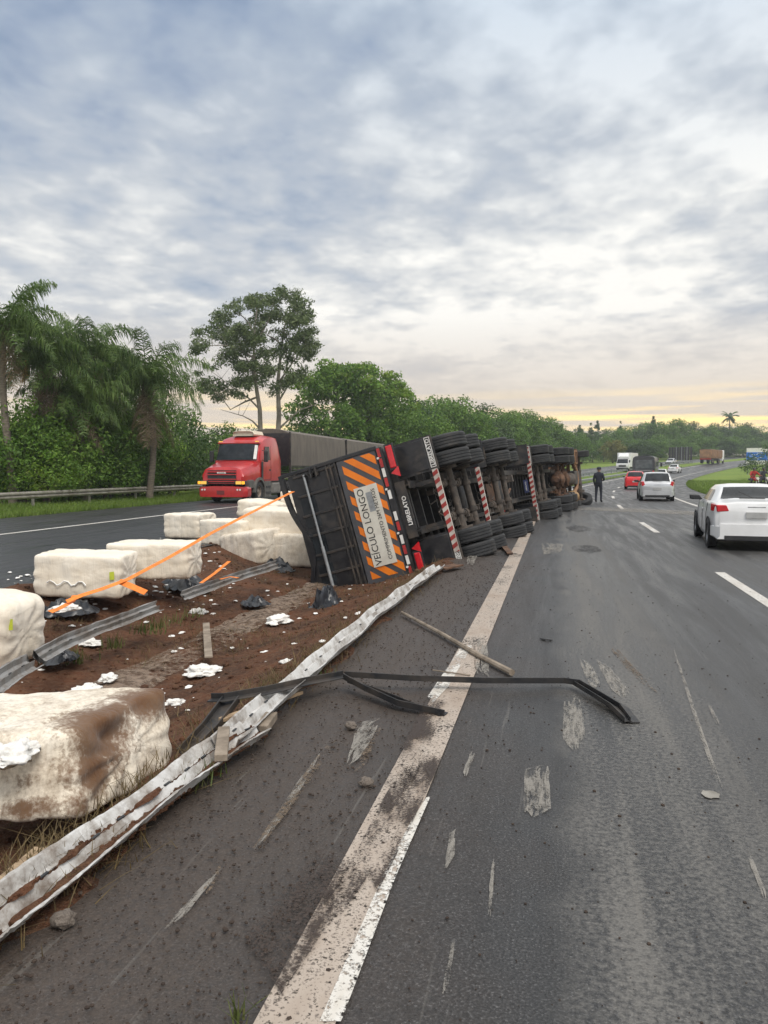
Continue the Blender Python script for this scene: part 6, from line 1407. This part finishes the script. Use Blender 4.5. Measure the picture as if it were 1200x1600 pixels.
# lone far palm above the trees
loc = gpt(1138, 740, 318); H_ = ray_at(1138, 648, 318).z-loc.z; t = thing('palm_tree', 'lone tall palm silhouetted above the far trees on the right', 'palm tree', loc)
pms = palm_meshes(9, H_-1.2, 22, 3.4, 0) if False else None
m = MB(); m.tube([(0, 0, -.3), (.1, 0, H_*.5), (0, 0, H_-1.0)], [.3, .24, .2], 8); part('trunk', m, m_palmbark, t)
Q = []
for f in range(20):
    az = f*2.399; el = random.uniform(-.3, 1.2); p = Vector((0, 0, H_-1.0)); d = Vector((math.cos(az)*math.cos(el), math.sin(az)*math.cos(el), math.sin(el)))
    for k in range(9):
        q = p+d*.42; sd = d.cross(Vector((0, 0, 1))).normalized()*.55*math.sin(math.pi*(k+1)/11); dn = Vector((0, 0, -.3)); Q += [p, p+sd+dn, q+sd+dn, q, p, q, q-sd+dn, p-sd+dn]; p = q; d = (d+Vector((0, 0, -.16))).normalized()
part('crown', quads_mesh('crown', np.array([tuple(v) for v in Q]), m_leafdark), None, t)
# bush by the sign
loc = gpt(1196, 740, 108); s = (ray_at(1196, 690, 108).z-loc.z)/4.4; tree('bush', 'dark rounded bush covering the right part of the blue sign', loc, 1, *shr[2], (s*1.25, s*1.25, s), None, 'bush')
loc = gpt(1225, 740, 92); tree('bush', 'dark low bush on the grass at the right frame edge behind the motorcycles', loc, 3, *shr[2], .8, None, 'bush')
# --- grass
def blades(name, pts, h, wd, mat_, seed, lean=.35):
    r = np.random.default_rng(seed); P = np.asarray(pts, float); k = len(P); a = r.uniform(0, 6.283, k); hh = h*r.uniform(.5, 1.3, k); L_ = hh*lean*r.normal(0, 1, k); u = np.stack((np.cos(a), np.sin(a), np.zeros(k)), 1)*wd*.5; t = np.stack((np.cos(a+1.3)*L_, np.sin(a+1.3)*L_, hh), 1)
    mid = P+t*.55+np.array((0, 0, .05))*hh[:, None]; V = np.stack((P-u, P+u, mid+u*.7, mid-u*.7, mid-u*.7, mid+u*.7, P+t+u*.1, P+t-u*.1), 1).reshape(-1, 3); o = link(name, quads_mesh(name, V, mat_)); o['kind'] = 'stuff'; return o
rn = np.random.default_rng(3)
y = rn.uniform(20, 62, 46000); s = rn.uniform(-24.5, -18.45, 46000); s = np.where(rn.random(46000) < .12, -18.5+rn.normal(0, .10, 46000), s)
blades('verge_grass', [road(a, b) for a, b in zip(s, y)], .17, .022, m_grass, 1)
pts = []
for _ in range(34000):
    yy = rn.uniform(38, 100); xx = rn.uniform(8.5, 26) if rn.random() < .8 else 8.5+abs(rn.normal(0, .3)); pts.append(road(xx, yy))
blades('field_grass', pts, .16, .03, m_grass, 2)
pts = []
for _ in range(9000): pts.append(road(rn.uniform(-7.5, -2.1), 46+rn.random()*70))
blades('median_grass_blades', pts, .22, .03, m_grass, 4)
def tufts(name, spots, n, h, wd, mat_, seed, spread=.10, lean=.5):
    P = []
    for x, y_, z in spots: q = rn.normal(0, spread, (n, 2)); P += [(x+a, y_+b, z) for a, b in q]
    return blades(name, P, h, wd, mat_, seed, lean)
g1 = [gp(px, py, z) for px, py, z in ((232, 985, -.4), (222, 990, -.42), (246, 982, -.4), (240, 990, -.4), (182, 1010, -.45), (176, 1014, -.45), (122, 1032, -.5), (117, 1036, -.5), (268, 975, -.4), (80, 1036, -.48), (300, 965, -.42))]
tufts('green_grass_tufts', g1, 26, .15, .011, m_tuft, 5, .07)
g2 = [gp(px, py, z) for px, py, z in ((362, 1128, -.1), (352, 1134, -.1), (340, 1210, .0), (500, 1060, .0), (375, 1098, -.2), (330, 1215, .01), (580, 960, -.1), (376, 1596, .0), (300, 1232, .0))]
tufts('green_grass_tufts', g2, 16, .09, .008, m_tuft, 6, .045)
sp = []
for _ in range(520):
    s_ = rn.uniform(-7.3, -1.95); y_ = 2.5+rn.random()**1.2*13
    if noise.noise(Vector((s_*.7, y_*.5, 4))) > -.12: p = median_f(s_, y_); sp.append(p)
for _ in range(260):
    s_ = -2.12+rn.normal(0, .12); y_ = 2+rn.random()**1.3*11; p = median_f(s_, y_); sp.append(p)
tufts('dry_grass_tufts', sp, 15, .085, .006, m_drygrass, 7, .09, 1.3)
# flat grass fringe creeping over the road edge on the right
haze = MB(); haze.box((40, 190, 28), (560, 420, 62)); ho = link('haze', haze.mesh('haze', None)); ho['kind'] = 'stuff'
hm = bpy.data.materials.new('haze_air'); hm.use_nodes = True; hn = hm.node_tree.nodes; hn.remove(hn['Principled BSDF']); pv = hn.new('ShaderNodeVolumePrincipled'); hm.node_tree.links.new(pv.outputs[0], hn['Material Output'].inputs['Volume'])
pv.inputs['Color'].default_value = (.86, .90, .96, 1); pv.inputs['Density'].default_value = .00055; pv.inputs['Anisotropy'].default_value = .2
ho.data.materials.clear(); ho.data.materials.append(hm); ho.display_type = 'WIRE'
